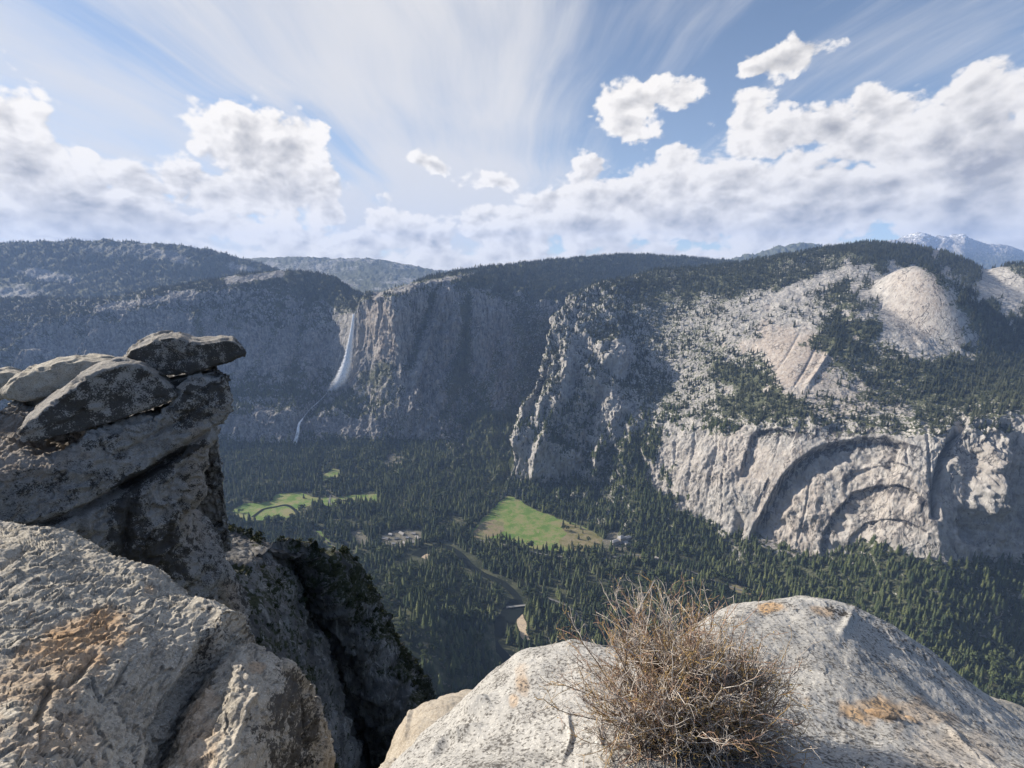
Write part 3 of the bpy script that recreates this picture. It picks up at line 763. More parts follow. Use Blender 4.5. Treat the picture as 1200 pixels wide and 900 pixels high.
    rv = [([(470,672),(476,662),(486,650),(500,643),(520,640),(535,646),(557,668),(575,677),(590,684),(603,696),(609,708),(607,718),(592,733),(579,748),(584,760),(594,772),(600,790)], 24),
          ([(296,606),(308,597),(322,594),(336,592),(346,598),(352,606),(372,616),(400,634),(440,655),(470,672)], 15)]
    RV = []
    for k, (p, wd) in enumerate(rv):
        strip('river', p, wd, water, 1.4+.3*k, ['dark river winding through the forest', 'narrow stream crossing the long meadow'][k]); RV.append((p, wd))
    rd = [[(442,590),(420,586),(400,586),(386,578),(383,574),(372,576),(352,577)], [(390,592),(386,588),(387,580),(380,572)], [(556,632),(600,640),(640,650),(700,655),(745,650),(800,666),(846,684),(880,694),(930,700)], [(640,700),(668,712),(690,735),(720,745)], [(392,641),(380,632),(366,620)], [(1015,672),(1045,682),(1060,688)], [(582,582),(600,580),(625,590)]]
    rlab = ['pale road along the long meadow', 'narrow road crossing the long meadow', 'road running past the hotel', 'road between conifers right of the bridge', 'track beside the small clearing', 'track on the wooded slope under the arches', 'road at the head of the wide meadow']
    RD = []
    for p, l in zip(rd, rlab): strip('road', p, 8, pale if 'pale' in l or 'track' in l or 'head' in l else road, 2.0, l, 0); RD.append((p, 12))
    return L, RV, RD
CLEARINGS, RIVERS, ROADS = build_valley()

def valley_open(X, Y):
    """True where no tree may stand"""
    m = np.zeros(X.shape, bool)
    for E in CLEARINGS: m |= in_poly(X, Y, E[::2, :2])
    for p, wd in RIVERS+ROADS:
        Q = ground_pt(*np.array(p, float).T); t = np.linspace(0, len(Q)-1, len(Q)*3); E = catmull(Q, t)[:, :2]
        d, _, _ = seg_dist(X, Y, E); m |= d < wd*.5+(14 if wd == 24 else 2)
    return m

def build_houses():
    wallm = [plain('house_wall_brown', (.16, .11, .08), .9), plain('house_wall_pale', (.36, .33, .28), .9)]
    roofm = [plain('roof_pale', (.32, .31, .30), .8), plain('roof_grey', (.34, .34, .35), .7), plain('roof_green', (.14, .19, .16), .7)]
    def house(px, py, w, d, h, rz, wm, rm, label, group=None, name='cabin', cat='cabin'):
        p = ground_pt(np.float64(px), np.float64(py), 0)
        e = empty(name, p.tolist(), rz); tag(e, label, cat, group)
        a, b = w/2, d/2
        v = [(-a,-b,-.5),(a,-b,-.5),(a,b,-.5),(-a,b,-.5),(-a,-b,h),(a,-b,h),(a,b,h),(-a,b,h),(-a,0,h+d*.33),(a,0,h+d*.33)]
        link('wall', simple_mesh('wall', v, [(0,1,5,4),(2,3,7,6),(1,2,6,9,5),(3,0,4,8,7)]), wm, e)
        o = 1.0; A, B, zz = a+o, b+o, h-.3; rr = h+d*.33+.5
        v = [(-A,-B,zz),(A,-B,zz),(A,0,rr),(-A,0,rr),(A,B,zz),(-A,B,zz),(-A,-B,zz-.4),(A,-B,zz-.4),(A,0,rr-.4),(-A,0,rr-.4),(A,B,zz-.4),(-A,B,zz-.4)]
        link('roof', simple_mesh('roof', v, [(0,1,2,3),(3,2,4,5),(7,6,9,8),(8,9,11,10),(0,6,7,1),(4,10,11,5),(1,7,8,2),(2,8,10,4),(0,3,9,6),(3,5,11,9)]), rm, e)
        wn = [( -a+w*(i+.5)/4, -b-.06) for i in range(4)]
        v = []; f = []
        for (x, y) in wn:
            k = len(v); v += [(x-.7,y,1.2),(x+.7,y,1.2),(x+.7,y,2.6),(x-.7,y,2.6)]; f.append((k,k+1,k+2,k+3))
        for i, (x, y) in enumerate(wn):
            pane = link('window', simple_mesh('window', v[4*i:4*i+4], [(0,1,2,3)]), M['window'], e)
        return e
    M['window'] = plain('window_glass', (.05, .06, .07), .2)
    V = [(452,632,'at the near left corner of the village'),(458,627,'behind the corner cabin of the village'),(465,632,'in the middle of the village'),(471,626,'at the back of the village'),(478,631,'right of the village middle'),
         (485,626,'at the far right of the village'),(490,631,'at the right end of the village'),(462,638,'at the near edge of the village'),(474,637,'at the near right edge of the village'),(483,636,'just behind the river bend trees')]
    for i, (x, y, l) in enumerate(V):
        big = i % 3 == 0
        house(x, y, 26 if big else 16, 13 if big else 10, 5, random.uniform(-.8, .8), wallm[i % 2], roofm[0 if i % 3 != 1 else 1], ('long ' if big else 'small ')+('grey' if i % 3 == 1 else 'pale')+' roofed house '+l, 'houses of the valley village')
    W = [(502,588,'small pale roofed cabin in the woods left of the meadow'),(510,594,'pale cabin nearest the meadow shade'),(505,600,'cabin with pale roof among dark conifers'),(397,600,'small pale cabin below the long meadow'),(345,613,'lone pale building at the near side of the long meadow'),
         (546,718,'small white cabin in dense conifers above the sand bank'),(566,722,'bright roofed cabin beside the river trees'),(535,690,'tiny cabin deep in the conifer stand'),(335,570,'pale building at the edge of the western woods'),(472,558,'tiny white roofed shed below the rubble'),
         (800,672,'small pale cabin behind the dry shrub'),(770,655,'grey roofed cabin near the yellow lawn')]
    for i, (x, y, l) in enumerate(W): house(x, y, 15, 10, 5, random.uniform(-.8, .8), wallm[1], roofm[0], l, 'cabins scattered in the woods')
    # the great hotel: a tall middle block and two wings
    p = ground_pt(np.float64(728), np.float64(636), 0)
    e = empty('hotel', p.tolist(), .5); tag(e, 'large stone hotel with grey roofs beside the wide meadow', 'hotel')
    def block(cx, cy, w, d, h, hip, rn):
        a, b = w/2, d/2
        v = [(cx+sx*a, cy+sy*b, z) for z in (-.5, h) for sx, sy in ((-1,-1),(1,-1),(1,1),(-1,1))]
        link('wall', simple_mesh('wall', v, [(0,1,5,4),(1,2,6,5),(2,3,7,6),(3,0,4,7)]), M['hotel_wall'], e)
        A, B = a+1.2, b+1.2; r = max(0, A-B*.9)
        v = [(cx-A,cy-B,h),(cx+A,cy-B,h),(cx+A,cy+B,h),(cx-A,cy+B,h),(cx-r,cy,h+hip),(cx+r,cy,h+hip)]
        link('roof', simple_mesh('roof', v, [(0,1,5,4),(1,2,5),(2,3,4,5),(3,0,4),(3,2,1,0)]), roofm[1], e)
        for fl in range(int(h//4)):
            for i in range(int(w//6)):
                x = cx-a+3+i*6; z = 1.5+fl*4
                link('window', simple_mesh('window', [(x-.9,cy-b-.06,z),(x+.9,cy-b-.06,z),(x+.9,cy-b-.06,z+1.9),(x-.9,cy-b-.06,z+1.9)], [(0,1,2,3)]), M['window'], e)
    M['hotel_wall'] = plain('hotel_stone', (.36, .33, .29), .9, .2, .3)
    block(0, 0, 26, 20, 24, 7, 0); block(-30, 2, 34, 16, 15, 5, 1); block(30, 2, 34, 16, 15, 5, 1); block(6, -20, 16, 22, 10, 4, 2)
    # bridge over the river
    pb = ground_pt(np.float64(606), np.float64(711.5), 0)
    e = empty('bridge', (pb+np.array([0, 0, 3])).tolist(), .18); tag(e, 'pale low bridge crossing the dark river', 'bridge')
    bm = plain('bridge_concrete', (.34, .33, .31), .8, .1)
    def bx(x0, x1, y0, y1, z0, z1): return [(x, y, z) for x in (x0, x1) for y in (y0, y1) for z in (z0, z1)], [(0,1,3,2),(4,6,7,5),(0,4,5,1),(2,3,7,6),(0,2,6,4),(1,5,7,3)]
    link('deck', simple_mesh('deck', *bx(-34, 34, -4, 4, 0, 1)), bm, e)
    for y in (-4, 3.6): link('parapet', simple_mesh('parapet', *bx(-34, 34, y, y+.4, 1.003, 2.1)), bm, e)
    for x in (-12, 12): link('pier', simple_mesh('pier', *bx(x-1, x+1, -3.5, 3.5, -4, -.003)), bm, e)
build_houses()

# ---- the waterfall
def build_falls():
    m, w, b = new_mat('falling_water')
    P = w.node('ShaderNodeNewGeometry').outputs['Position']
    n = w.noise(w.vmath('MULTIPLY', P, (1, 1, .08)), .12, 5, .65); n2 = w.noise(w.vmath('MULTIPLY', P, (1, 1, .3)), .03, 4, .6)
    w.put(b.inputs[0], w.mix(w.mapr(n, .35, .6), (.70, .74, .80), (.92, .93, .95)))
    a = w.math('MULTIPLY', w.attr('dens'), w.mapr(w.math('ADD', n, w.math('MULTIPLY', n2, .5)), .46, .80, .25, 1.3))
    w.put(b.inputs['Alpha'], a)
    def fall(name, pts, label, layers):
        """pts: px,py,d, half width in metres, density"""
        pts = np.array(pts, float); t = np.linspace(0, len(pts)-1, len(pts)*22)
        C = np.array([at(*q[:3]) for q in pts]); C = catmull(C, t); wd = catmull(pts[:, 3:4], t)[:, 0]; dn = catmull(pts[:, 4:5], t)[:, 0]
        V = []; A = []; F = []; nr = len(t); nc = 13
        for L in range(layers):
            s = np.linspace(-1, 1, nc)
            off = (L-(layers-1)/2)*1.0
            W = wd*(1-.12*L)
            edge = fbm(np.stack([t*6, np.full(nr, L*9.), t*0], -1), 1.0, 3)*.35+1
            X = C[:, None, :]+np.stack([s[None]*W[:, None]*edge[:, None], -np.sqrt(1-s[None]**2*.95)*W[:, None]*.8-26+off*wd[:, None]*.3, 0*s[None]+0*W[:, None]], -1)
            k = L*nr*nc; V.append(X.reshape(-1, 3)); A.append((dn[:, None]*(1-np.abs(s[None])**2.2)).ravel()); F.append(grid_faces(nr, nc)+k)
        F = np.concatenate(F); me = raw_mesh(name, np.concatenate(V), F.ravel(), np.full(len(F), 4), dict(dens=np.clip(np.concatenate(A), 0, 1)))
        o = link(name, me, m); tag(o, label, kind='structure')
    fall('waterfall', [(416,368,3440,8,1),(415.5,376,3418,11,1),(414,390,3405,16,1),(412,405,3395,24,1),(410,420,3385,34,.95),(407,432,3370,46,.8),(404,441,3355,56,.55),(399,449,3335,60,.26),(392,456,3310,44,.07)], 'tall white upper waterfall plunging into the alcove', 3)
    fall('waterfall', [(357,489,3040,6,.7),(353,495,2970,9,1),(351.5,505,2930,12,1),(349,515,2905,15,.95),(347,521,2885,13,.8),(350,528,2870,8,.5)], 'short lower waterfall above the dark forest', 2)
    fall('cascade', [(388,455,3300,5,.3),(380,465,3230,4,.35),(370,474,3180,5,.45),(362,482,3120,4,.4),(357,489,3060,4,.45)], 'thin white cascade between the two falls', 1)
build_falls()
# ---------------------------------------------------------------- trees
def conifer_mesh(name, seed, H=1.0, Rr=.17, tiers=13, dead=False):
    r = random.Random(seed); V = []; F = []
    for k in range(tiers):
        z = .10+.88*(k/(tiers-1))**.92
        rad = Rr*(1-(z-.08)/.95)**.75*(1+r.uniform(-.15, .15))+.008
        n = 7 if k < tiers*.7 else 5
        a0 = r.random()*6.28
        for j in range(n):
            a = a0+6.283*j/n+r.uniform(-.25, .25); q = rad*r.uniform(.65, 1.15); wd = .36*q+.008
            c, s = math.cos(a), math.sin(a); dr = r.uniform(.02, .055)*(1.3-z)
            b = len(V)
            V += [(0, 0, z+.055), (c*q*.55-s*wd, s*q*.55+c*wd, z+.008), (c*q, s*q, z-dr), (c*q*.55+s*wd, s*q*.55-c*wd, z+.008), (c*q*.35, s*q*.35, z-.03)]
            F += [(b, b+1, b+2), (b, b+2, b+3), (b+4, b+2, b+1), (b+4, b+3, b+2)]
    return simple_mesh(name, V, F)
def trunk_mesh(name, r0=.014, top=.96, n=6):
    V = []; F = []
    for k, z in enumerate((-.03, .3, top)):
        rr = r0*(1-.93*max(0, z)/top)
        V += [(math.cos(6.283*j/n)*rr, math.sin(6.283*j/n)*rr, z) for j in range(n)]
    for k in range(2):
        for j in range(n): F.append((k*n+j, k*n+(j+1) % n, (k+1)*n+(j+1) % n, (k+1)*n+j))
    return simple_mesh(name, V, F, True)
def broad_mesh(name, seed, n=150):
    r = random.Random(seed); V = []; F = []
    cl = [(r.uniform(-.28, .28), r.uniform(-.28, .28), r.uniform(.32, .78), r.uniform(.16, .26)) for _ in range(9)]
    for i in range(n):
        cx, cy, cz, cr = cl[i % 9]
        d = Vector((r.gauss(0, 1), r.gauss(0, 1), r.gauss(0, .8)+.3)).normalized(); p = Vector((cx, cy, cz))+d*cr*r.uniform(.75, 1.05)
        t = Vector((r.gauss(0, 1), r.gauss(0, 1), r.gauss(0, 1))); u = d.cross(t).normalized(); v = (d+t*.35).cross(u).normalized(); s = r.uniform(.05, .10)
        b = len(V); V += [p+u*s, p+v*s, p-u*s, p-v*s*.8]; F.append((b, b+1, b+2, b+3))
    return simple_mesh(name, V, F)
M['conifer'] = leaf_mat('conifer_needles', (.036, .056, .027), (.165, .185, .080))
M['conifer_far'] = leaf_mat('conifer_needles_dry', (.038, .050, .032), (.105, .112, .068))
M['broad'] = leaf_mat('broad_leaves', (.036, .052, .022), (.10, .12, .05))
M['bark'] = plain('bark', (.11, .08, .06), .95, .3, 2)
CON = [conifer_mesh('crown', k, Rr=(.19, .23, .16, .25)[k]) for k in range(4)]
BRO = [broad_mesh('crown', k) for k in range(3)]
TRK = trunk_mesh('trunk')
for m_ in CON: m_.materials.append(M['conifer'])
for m_ in BRO: m_.materials.append(M['broad'])
TRK.materials.append(M['bark'])
CONF = []
for k in range(2):
    m_ = CON[k*2+1].copy(); m_.materials.clear(); m_.materials.append(M['conifer_far']); CONF.append(m_)

def joined(meshes):
    """one mesh out of crown + trunk, used as the repeated shape of the far forest"""
    import bmesh
    bm = bmesh.new(); mats = []
    for me in meshes:
        n0 = len(bm.faces); bm.from_mesh(me); bm.faces.ensure_lookup_table()
        for f in bm.faces[n0:]: f.material_index = len(mats)
        mats.append(me.materials[0])
    out = bpy.data.meshes.new('forest_tree'); bm.to_mesh(out); bm.free()
    for m in mats: out.materials.append(m)
    return out

# silhouettes of the near rocks, used only to leave out trees that nothing could show
NEAR_HIDE = [[(-60,950),(-60,430),(0,430),(130,400),(285,400),(255,470),(225,560),(215,610),(300,640),(345,665),(400,720),(440,780),(465,830),(440,950)],
             [(470,950),(480,860),(560,830),(640,785),(680,770),(760,800),(830,745),(900,720),(960,715),(1060,765),(1140,825),(1210,880),(1210,950)]]
def visible(P, margin=25):
    px, py = topx(P)
    ok = (px > -margin) & (px < 1200+margin) & (py < 905) & (py > 150) & (P[:, 1] > 20)
    for poly in NEAR_HIDE: ok &= ~in_poly(px, py, poly)
    return ok

def forest_object(name, P, hgt, idx, shapes, label, seed=1):
    n = len(P)
    me = bpy.data.meshes.new(name); me.vertices.add(n); me.vertices.foreach_set('co', P.astype(np.float32).ravel())
    r = np.random.default_rng(seed)
    for k, v in (('hgt', hgt), ('wid', hgt*r.uniform(.8, 1.25, n)), ('rot', r.uniform(0, 6.28, n))):
        a = me.attributes.new(k, 'FLOAT', 'POINT'); a.data.foreach_set('value', v.astype(np.float32))
    a = me.attributes.new('idx', 'INT', 'POINT'); a.data.foreach_set('value', idx.astype(np.int32))
    o = link(name, me); tag(o, label, kind='stuff')
    ng = bpy.data.node_groups.new(name, 'GeometryNodeTree')
    ng.interface.new_socket('Geometry', in_out='INPUT', socket_type='NodeSocketGeometry'); ng.interface.new_socket('Geometry', in_out='OUTPUT', socket_type='NodeSocketGeometry')
    N, Lk = ng.nodes, ng.links
    gi, go = N.new('NodeGroupInput'), N.new('NodeGroupOutput')
    js = N.new('GeometryNodeJoinGeometry')
    for s in reversed(shapes):      # join lists the last link first
        oi = N.new('GeometryNodeObjectInfo'); oi.inputs['Object'].default_value = s; oi.inputs['As Instance'].default_value = True; oi.transform_space = 'ORIGINAL'
        Lk.new(oi.outputs['Geometry'], js.inputs[0])
    ip = N.new('GeometryNodeInstanceOnPoints'); ip.inputs['Pick Instance'].default_value = True
    def at_(nm, t='FLOAT'):
        q = N.new('GeometryNodeInputNamedAttribute'); q.data_type = t; q.inputs['Name'].default_value = nm; return q.outputs[0]
    cs = N.new('ShaderNodeCombineXYZ'); wv, hv = at_('wid'), at_('hgt'); Lk.new(wv, cs.inputs[0]); Lk.new(wv, cs.inputs[1]); Lk.new(hv, cs.inputs[2])
    cr = N.new('ShaderNodeCombineXYZ'); Lk.new(at_('rot'), cr.inputs[2])
    er = N.new('FunctionNodeEulerToRotation'); Lk.new(cr.outputs[0], er.inputs[0])
    Lk.new(gi.outputs[0], ip.inputs['Points']); Lk.new(js.outputs[0], ip.inputs['Instance']); Lk.new(at_('idx', 'INT'), ip.inputs['Instance Index'])
    Lk.new(er.outputs[0], ip.inputs['Rotation']); Lk.new(cs.outputs[0], ip.inputs['Scale']); Lk.new(ip.outputs[0], go.inputs[0])
    md = o.modifiers.new('trees', 'NODES'); md.node_group = ng
    return o

def sheet_points(S, per_area, lo, hi, seed, ok=None):
    """random points on a landform where its plant cover is dense"""
    o, P, N, px, py, veg = S
    du = P[:-1, 1:]-P[:-1, :-1]; dv = P[1:, :-1]-P[:-1, :-1]
    A = np.linalg.norm(np.cross(du, dv), axis=-1)
    c = slice(0, -1)
    mid = fbm(P[:-1, :-1], 1/60, 3, seed=seed)
    den = smooth(veg[:-1, :-1]+mid*.5, lo, hi)
    face = -(N[:-1, :-1]*P[:-1, :-1]).sum(-1)/np.linalg.norm(P[:-1, :-1], axis=-1)
    m = (face > -.02) & (N[:-1, :-1, 2] > .12) & (px[:-1, :-1] > -20) & (px[:-1, :-1] < 1220) & (P[:-1, :-1, 2] > -985)
    if ok is not None: m &= ok(P[:-1, :-1], px[:-1, :-1], py[:-1, :-1])
    W = (A*den*m).ravel(); tot = W.sum(); n = int(tot/per_area)
    r = np.random.default_rng(seed); k = r.choice(len(W), n, p=W/tot)
    i, j = np.unravel_index(k, A.shape); a, b = r.random((2, n, 1))
    return P[i, j]+du[i, j]*a+dv[i, j]*b

def plant_forests():
    r = np.random.default_rng(11)
    # valley floor
    sp = 11.5
    xs = np.arange(-2600, 3200, sp); ys = np.arange(880, 2900, sp)
    X, Y = np.meshgrid(xs, ys); X = X.ravel()+r.uniform(-.5, .5, X.size)*sp; Y = Y.ravel()+r.uniform(-.5, .5, Y.size)*sp
    P = np.stack([X, Y, floor_z(X, Y)], -1)
    P = P[visible(P)]
    P = P[~valley_open(P[:, 0], P[:, 1])]
    dn = fbm(P, 1/110, 3, seed=21)
    P = P[(r.random(len(P)) < .62+dn*1.3)]
    # leave out what stands inside the mountains' talus: they carry their own trees
    kind = fbm(P, 1/170, 3, seed=51)+r.normal(0, .12, len(P))
    px, py = topx(P)
    bias = np.zeros(len(P))
    for (x, y, rx, ry, v) in [(460,740,40,60,.55),(400,690,60,40,.4),(1110,730,60,30,.15),(560,560,60,26,.3),(300,600,60,14,.3),(430,560,30,20,.2),(740,645,30,12,.3)]:
        bias += v*np.exp(-((px-x)/rx)**2-((py-y)/ry)**2)
    broad = kind+bias > .26
    con = P[~broad]; bro = P[broad]
    hc = r.uniform(.50, 1.2, len(con))*36*(1+.25*fbm(con, 1/200, 2)); hb = r.uniform(10, 24, len(bro))
    # a few lone trees inside the meadow
    lone = ground_pt(np.array([645., 652, 655, 640, 662, 690, 683, 678, 670, 700, 356, 282, 660, 668, 674, 680]), np.array([664., 667, 664, 658, 622, 636, 625, 632, 640, 628, 584, 601, 616, 614, 618, 620]))
    con = np.concatenate([lone, con]); hc = np.concatenate([r.uniform(18, 30, len(lone)), hc])
    # talus and mountain slopes
    t1 = sheet_points(S1, 95, .42, .75, 5, lambda P, px, py: P[..., 2] < -560)
    m1 = sheet_points(S1, 170, .25, .85, 6, lambda P, px, py: P[..., 2] >= -560)
    f2 = sheet_points(S2, 150, .45, .85, 7, lambda P, px, py: P[..., 2] < -650)
    m2 = sheet_points(S2, 260, .45, .85, 8, lambda P, px, py: P[..., 2] >= -650)
    m4 = sheet_points(R4, 900, .5, .9, 9)
    print('trees', len(con), len(bro), len(t1), len(m1), len(f2), len(m2), len(m4))
    # the 300 that show largest become single trees
    dist = np.linalg.norm(con, axis=1); px, py = topx(con)
    size = hc/dist; inside = (px > 4) & (px < 1196) & (py < 896)
    order = np.argsort(-(size*inside)); pick = order[:300]; rest = order[300:]
    AREAS = [(lambda x, y: x < 470, 'beside the shaded rocky slope'), (lambda x, y: x < 520 and y > 770, 'directly above the smooth beige boulder'), (lambda x, y: x < 520, 'in the stand left of the river'),
             (lambda x, y: x < 575 and y > 760, 'just above the left shoulder of the pale boulder'), (lambda x, y: x < 575, 'between the sand bank and the shaded slope'), (lambda x, y: x < 640, 'beside the river bend near the sand bank'),
             (lambda x, y: x < 720, 'behind the left edge of the dry shrub'), (lambda x, y: x < 830, 'right behind the top of the dry shrub'), (lambda x, y: x < 900, 'between the dry shrub and the boulder crest'),
             (lambda x, y: x < 1000, 'behind the highest crest of the pale boulder'), (lambda x, y: x < 1100 and y < 740, 'beyond the right shoulder of the boulder, farther row'), (lambda x, y: x < 1100, 'beyond the right shoulder of the boulder, nearest row'),
             (lambda x, y: y < 740, 'near the right edge of the view, farther rows'), (lambda x, y: y < 790, 'near the right edge of the view, middle rows'), (lambda x, y: True, 'in the last rows above the pale rock at the right edge')]
    hq = np.quantile(hc[pick], [.33, .66])
    proto = None
    for q, i in enumerate(pick):
        for f, lab in AREAS:
            if f(px[i], py[i]): break
        wf = r.uniform(.85, 1.2)
        size_w = 'tallest' if hc[i] > hq[1] else 'medium tall' if hc[i] > hq[0] else 'shorter'
        lab = size_w+(' broad' if wf > 1.03 else ' slender')+' dark conifer '+lab; grp = lab.replace('conifer', 'conifers')
        if proto is None:
            proto = empty('conifer_tree'); c0 = link('crown', CON[0], None, proto); t0 = link('trunk', TRK, None, proto); e, c, t = proto, c0, t0
        else:
            e = proto.copy(); c = c0.copy(); t = t0.copy(); c.data = CON[int(r.integers(4))]
            c.parent = e; t.parent = e
            for o in (e, c, t): col.objects.link(o)
        e.location = con[i].tolist(); w_ = hc[i]*wf; e.scale = (w_, w_, hc[i]); e.rotation_euler = (0, 0, r.uniform(0, 6.28))
        tag(e, lab, 'conifer', grp)
    con = con[rest]; hc = hc[rest]
    # the repeated shapes are those of trees that stand in the scene (their crowns)
    def shape(me, trunk):
        o = bpy.data.objects.new('forest_tree', joined([me, TRK] if trunk else [me])); return o
    sc_ = [shape(m, True) for m in CON]; sb = [shape(m, True) for m in BRO]; sf = [shape(m, True) for m in CONF]
    def idx(n, lo, hi): return r.integers(lo, hi, n)
    A = np.concatenate([con, bro]); H = np.concatenate([hc, hb]); ic = idx(len(con), 0, 4); ic = np.where(r.random(len(con)) < .10, idx(len(con), 4, 7), ic); ic = np.where(r.random(len(con)) < .16, idx(len(con), 7, 9), ic); I = np.concatenate([ic, idx(len(bro), 4, 7)])
    forest_object('valley_forest', A, H, I, sc_+sb+sf, 'dense conifer forest covering the valley floor')
    def slope(P, cr, lo, hi, fr, name, lab, shapes):
        n = len(P); b = r.random(n) < fr
        H = np.where(b, r.uniform(lo*.35, lo*.7, n), r.uniform(lo, hi, n)); I = np.where(b, idx(n, 2, 2+3), idx(n, 0, 2))
        P = P.copy(); P[:, 2] -= 1.0
        forest_object(name, P, H, I, shapes, lab)
    slope(t1, 0, 20, 34, .5, 'talus_forest', 'trees on the rubble slopes under the arched wall', [sc_[0], sc_[1]]+sb)
    slope(m1, 0, 16, 28, .35, 'mountainside_forest', 'open forest on the ledges and domes of the north wall', sf+sb)
    slope(f2, 0, 18, 32, .4, 'canyon_forest', 'forest at the foot of the shaded cliffs', [sc_[0], sc_[1]]+sb)
    slope(m2, 0, 16, 28, .3, 'rim_forest', 'thin forest along the shaded rim', sf+sb)
    slope(m4, 0, 22, 34, .0, 'ridge_forest', 'forest on the high western ridge', sf+sb)
plant_forests()
# ---------------------------------------------------------------- the near rocks
def ledges(P, scale, k, seed, stretch=(1, 1, 1)):
    """flaky scarps: sawtooth of a smooth noise"""
    n = fbm(P*np.array(stretch), scale, 3, .5, seed=seed)*k
    f = n-np.floor(n)
    return f
def rock(name, G, mat, step, label, amps=(.10, .05, .02, .006), feats=(), at_f=None, ledge=None, cat='rock', group=None):
    P = loft(np.asarray(G, float), step)
    N = grid_normals(P)
    flip = (N*P).sum(-1).mean() > 0
    if flip: N = -N
    px, py = topx(P)
    D = amps[0]*fbm(P, 1/.9, 3, seed=2)+amps[1]*fbm(P, 1/.30, 3, seed=4, ridge=True)+amps[2]*fbm(P, 1/.09, 3, .6, seed=6)+amps[3]*fbm(P, 1/.02, 2, seed=8)
    if ledge: D = D-ledge[0]*ledges(P, ledge[1], ledge[2], 3, ledge[3])
    for f in feats: D = D+f(px, py, P)
    P = P+N*D[..., None]
    px, py = topx(P)
    li, st, dk = at_f(px, py, P, N) if at_f else (0*px, 0*px, 0*px)
    o = grid_obj(name, P, mat, dict(lichen=li, stain=st, dark=dk), flip=not flip)
    tag(o, label, cat, group); return P
def crack(pts, dep, wid, jit=3):
    def f(px, py, P):
        d, s, t = seg_dist(px, py, pts); d = d*s+fbm(P, 1/.15, 3, seed=dep*100)*jit
        return -dep*np.exp(-(d/wid)**2)*np.sin(np.clip(t, 0.02, .98)*math.pi)**.5
    return f
def ends(G, right=None, left=None):
    G = np.asarray(G, float)
    if right: 
        for off in right: G = np.concatenate([G, (G[:, -1]+np.array(off))[:, None]], 1)
    if left:
        for off in left: G = np.concatenate([(G[:, 0]+np.array(off))[:, None], G], 1)
    return G
def pts3(rowlist): return np.array([[at(*n) for n in r] for r in rowlist])

NR = {}
NR['pale'] = near_rock_mat('granite_pale', (.41, .405, .39), speck=.95, lichen=.10, bumpd=.008, scale=1.15)
NR['flaky'] = near_rock_mat('granite_flaky', (.42, .395, .345), speck=.55, lichen=.12, warm=(.42, .27, .15), bumpd=.02)
NR['lichen'] = near_rock_mat('granite_lichened', (.33, .32, .305), (.035, .034, .033), speck=.5, spark=.3, scale=1.0, lichen=.62, bumpd=.05)
NR['beige'] = near_rock_mat('granite_beige', (.38, .355, .31), speck=.35, lichen=.08, bumpd=.01)

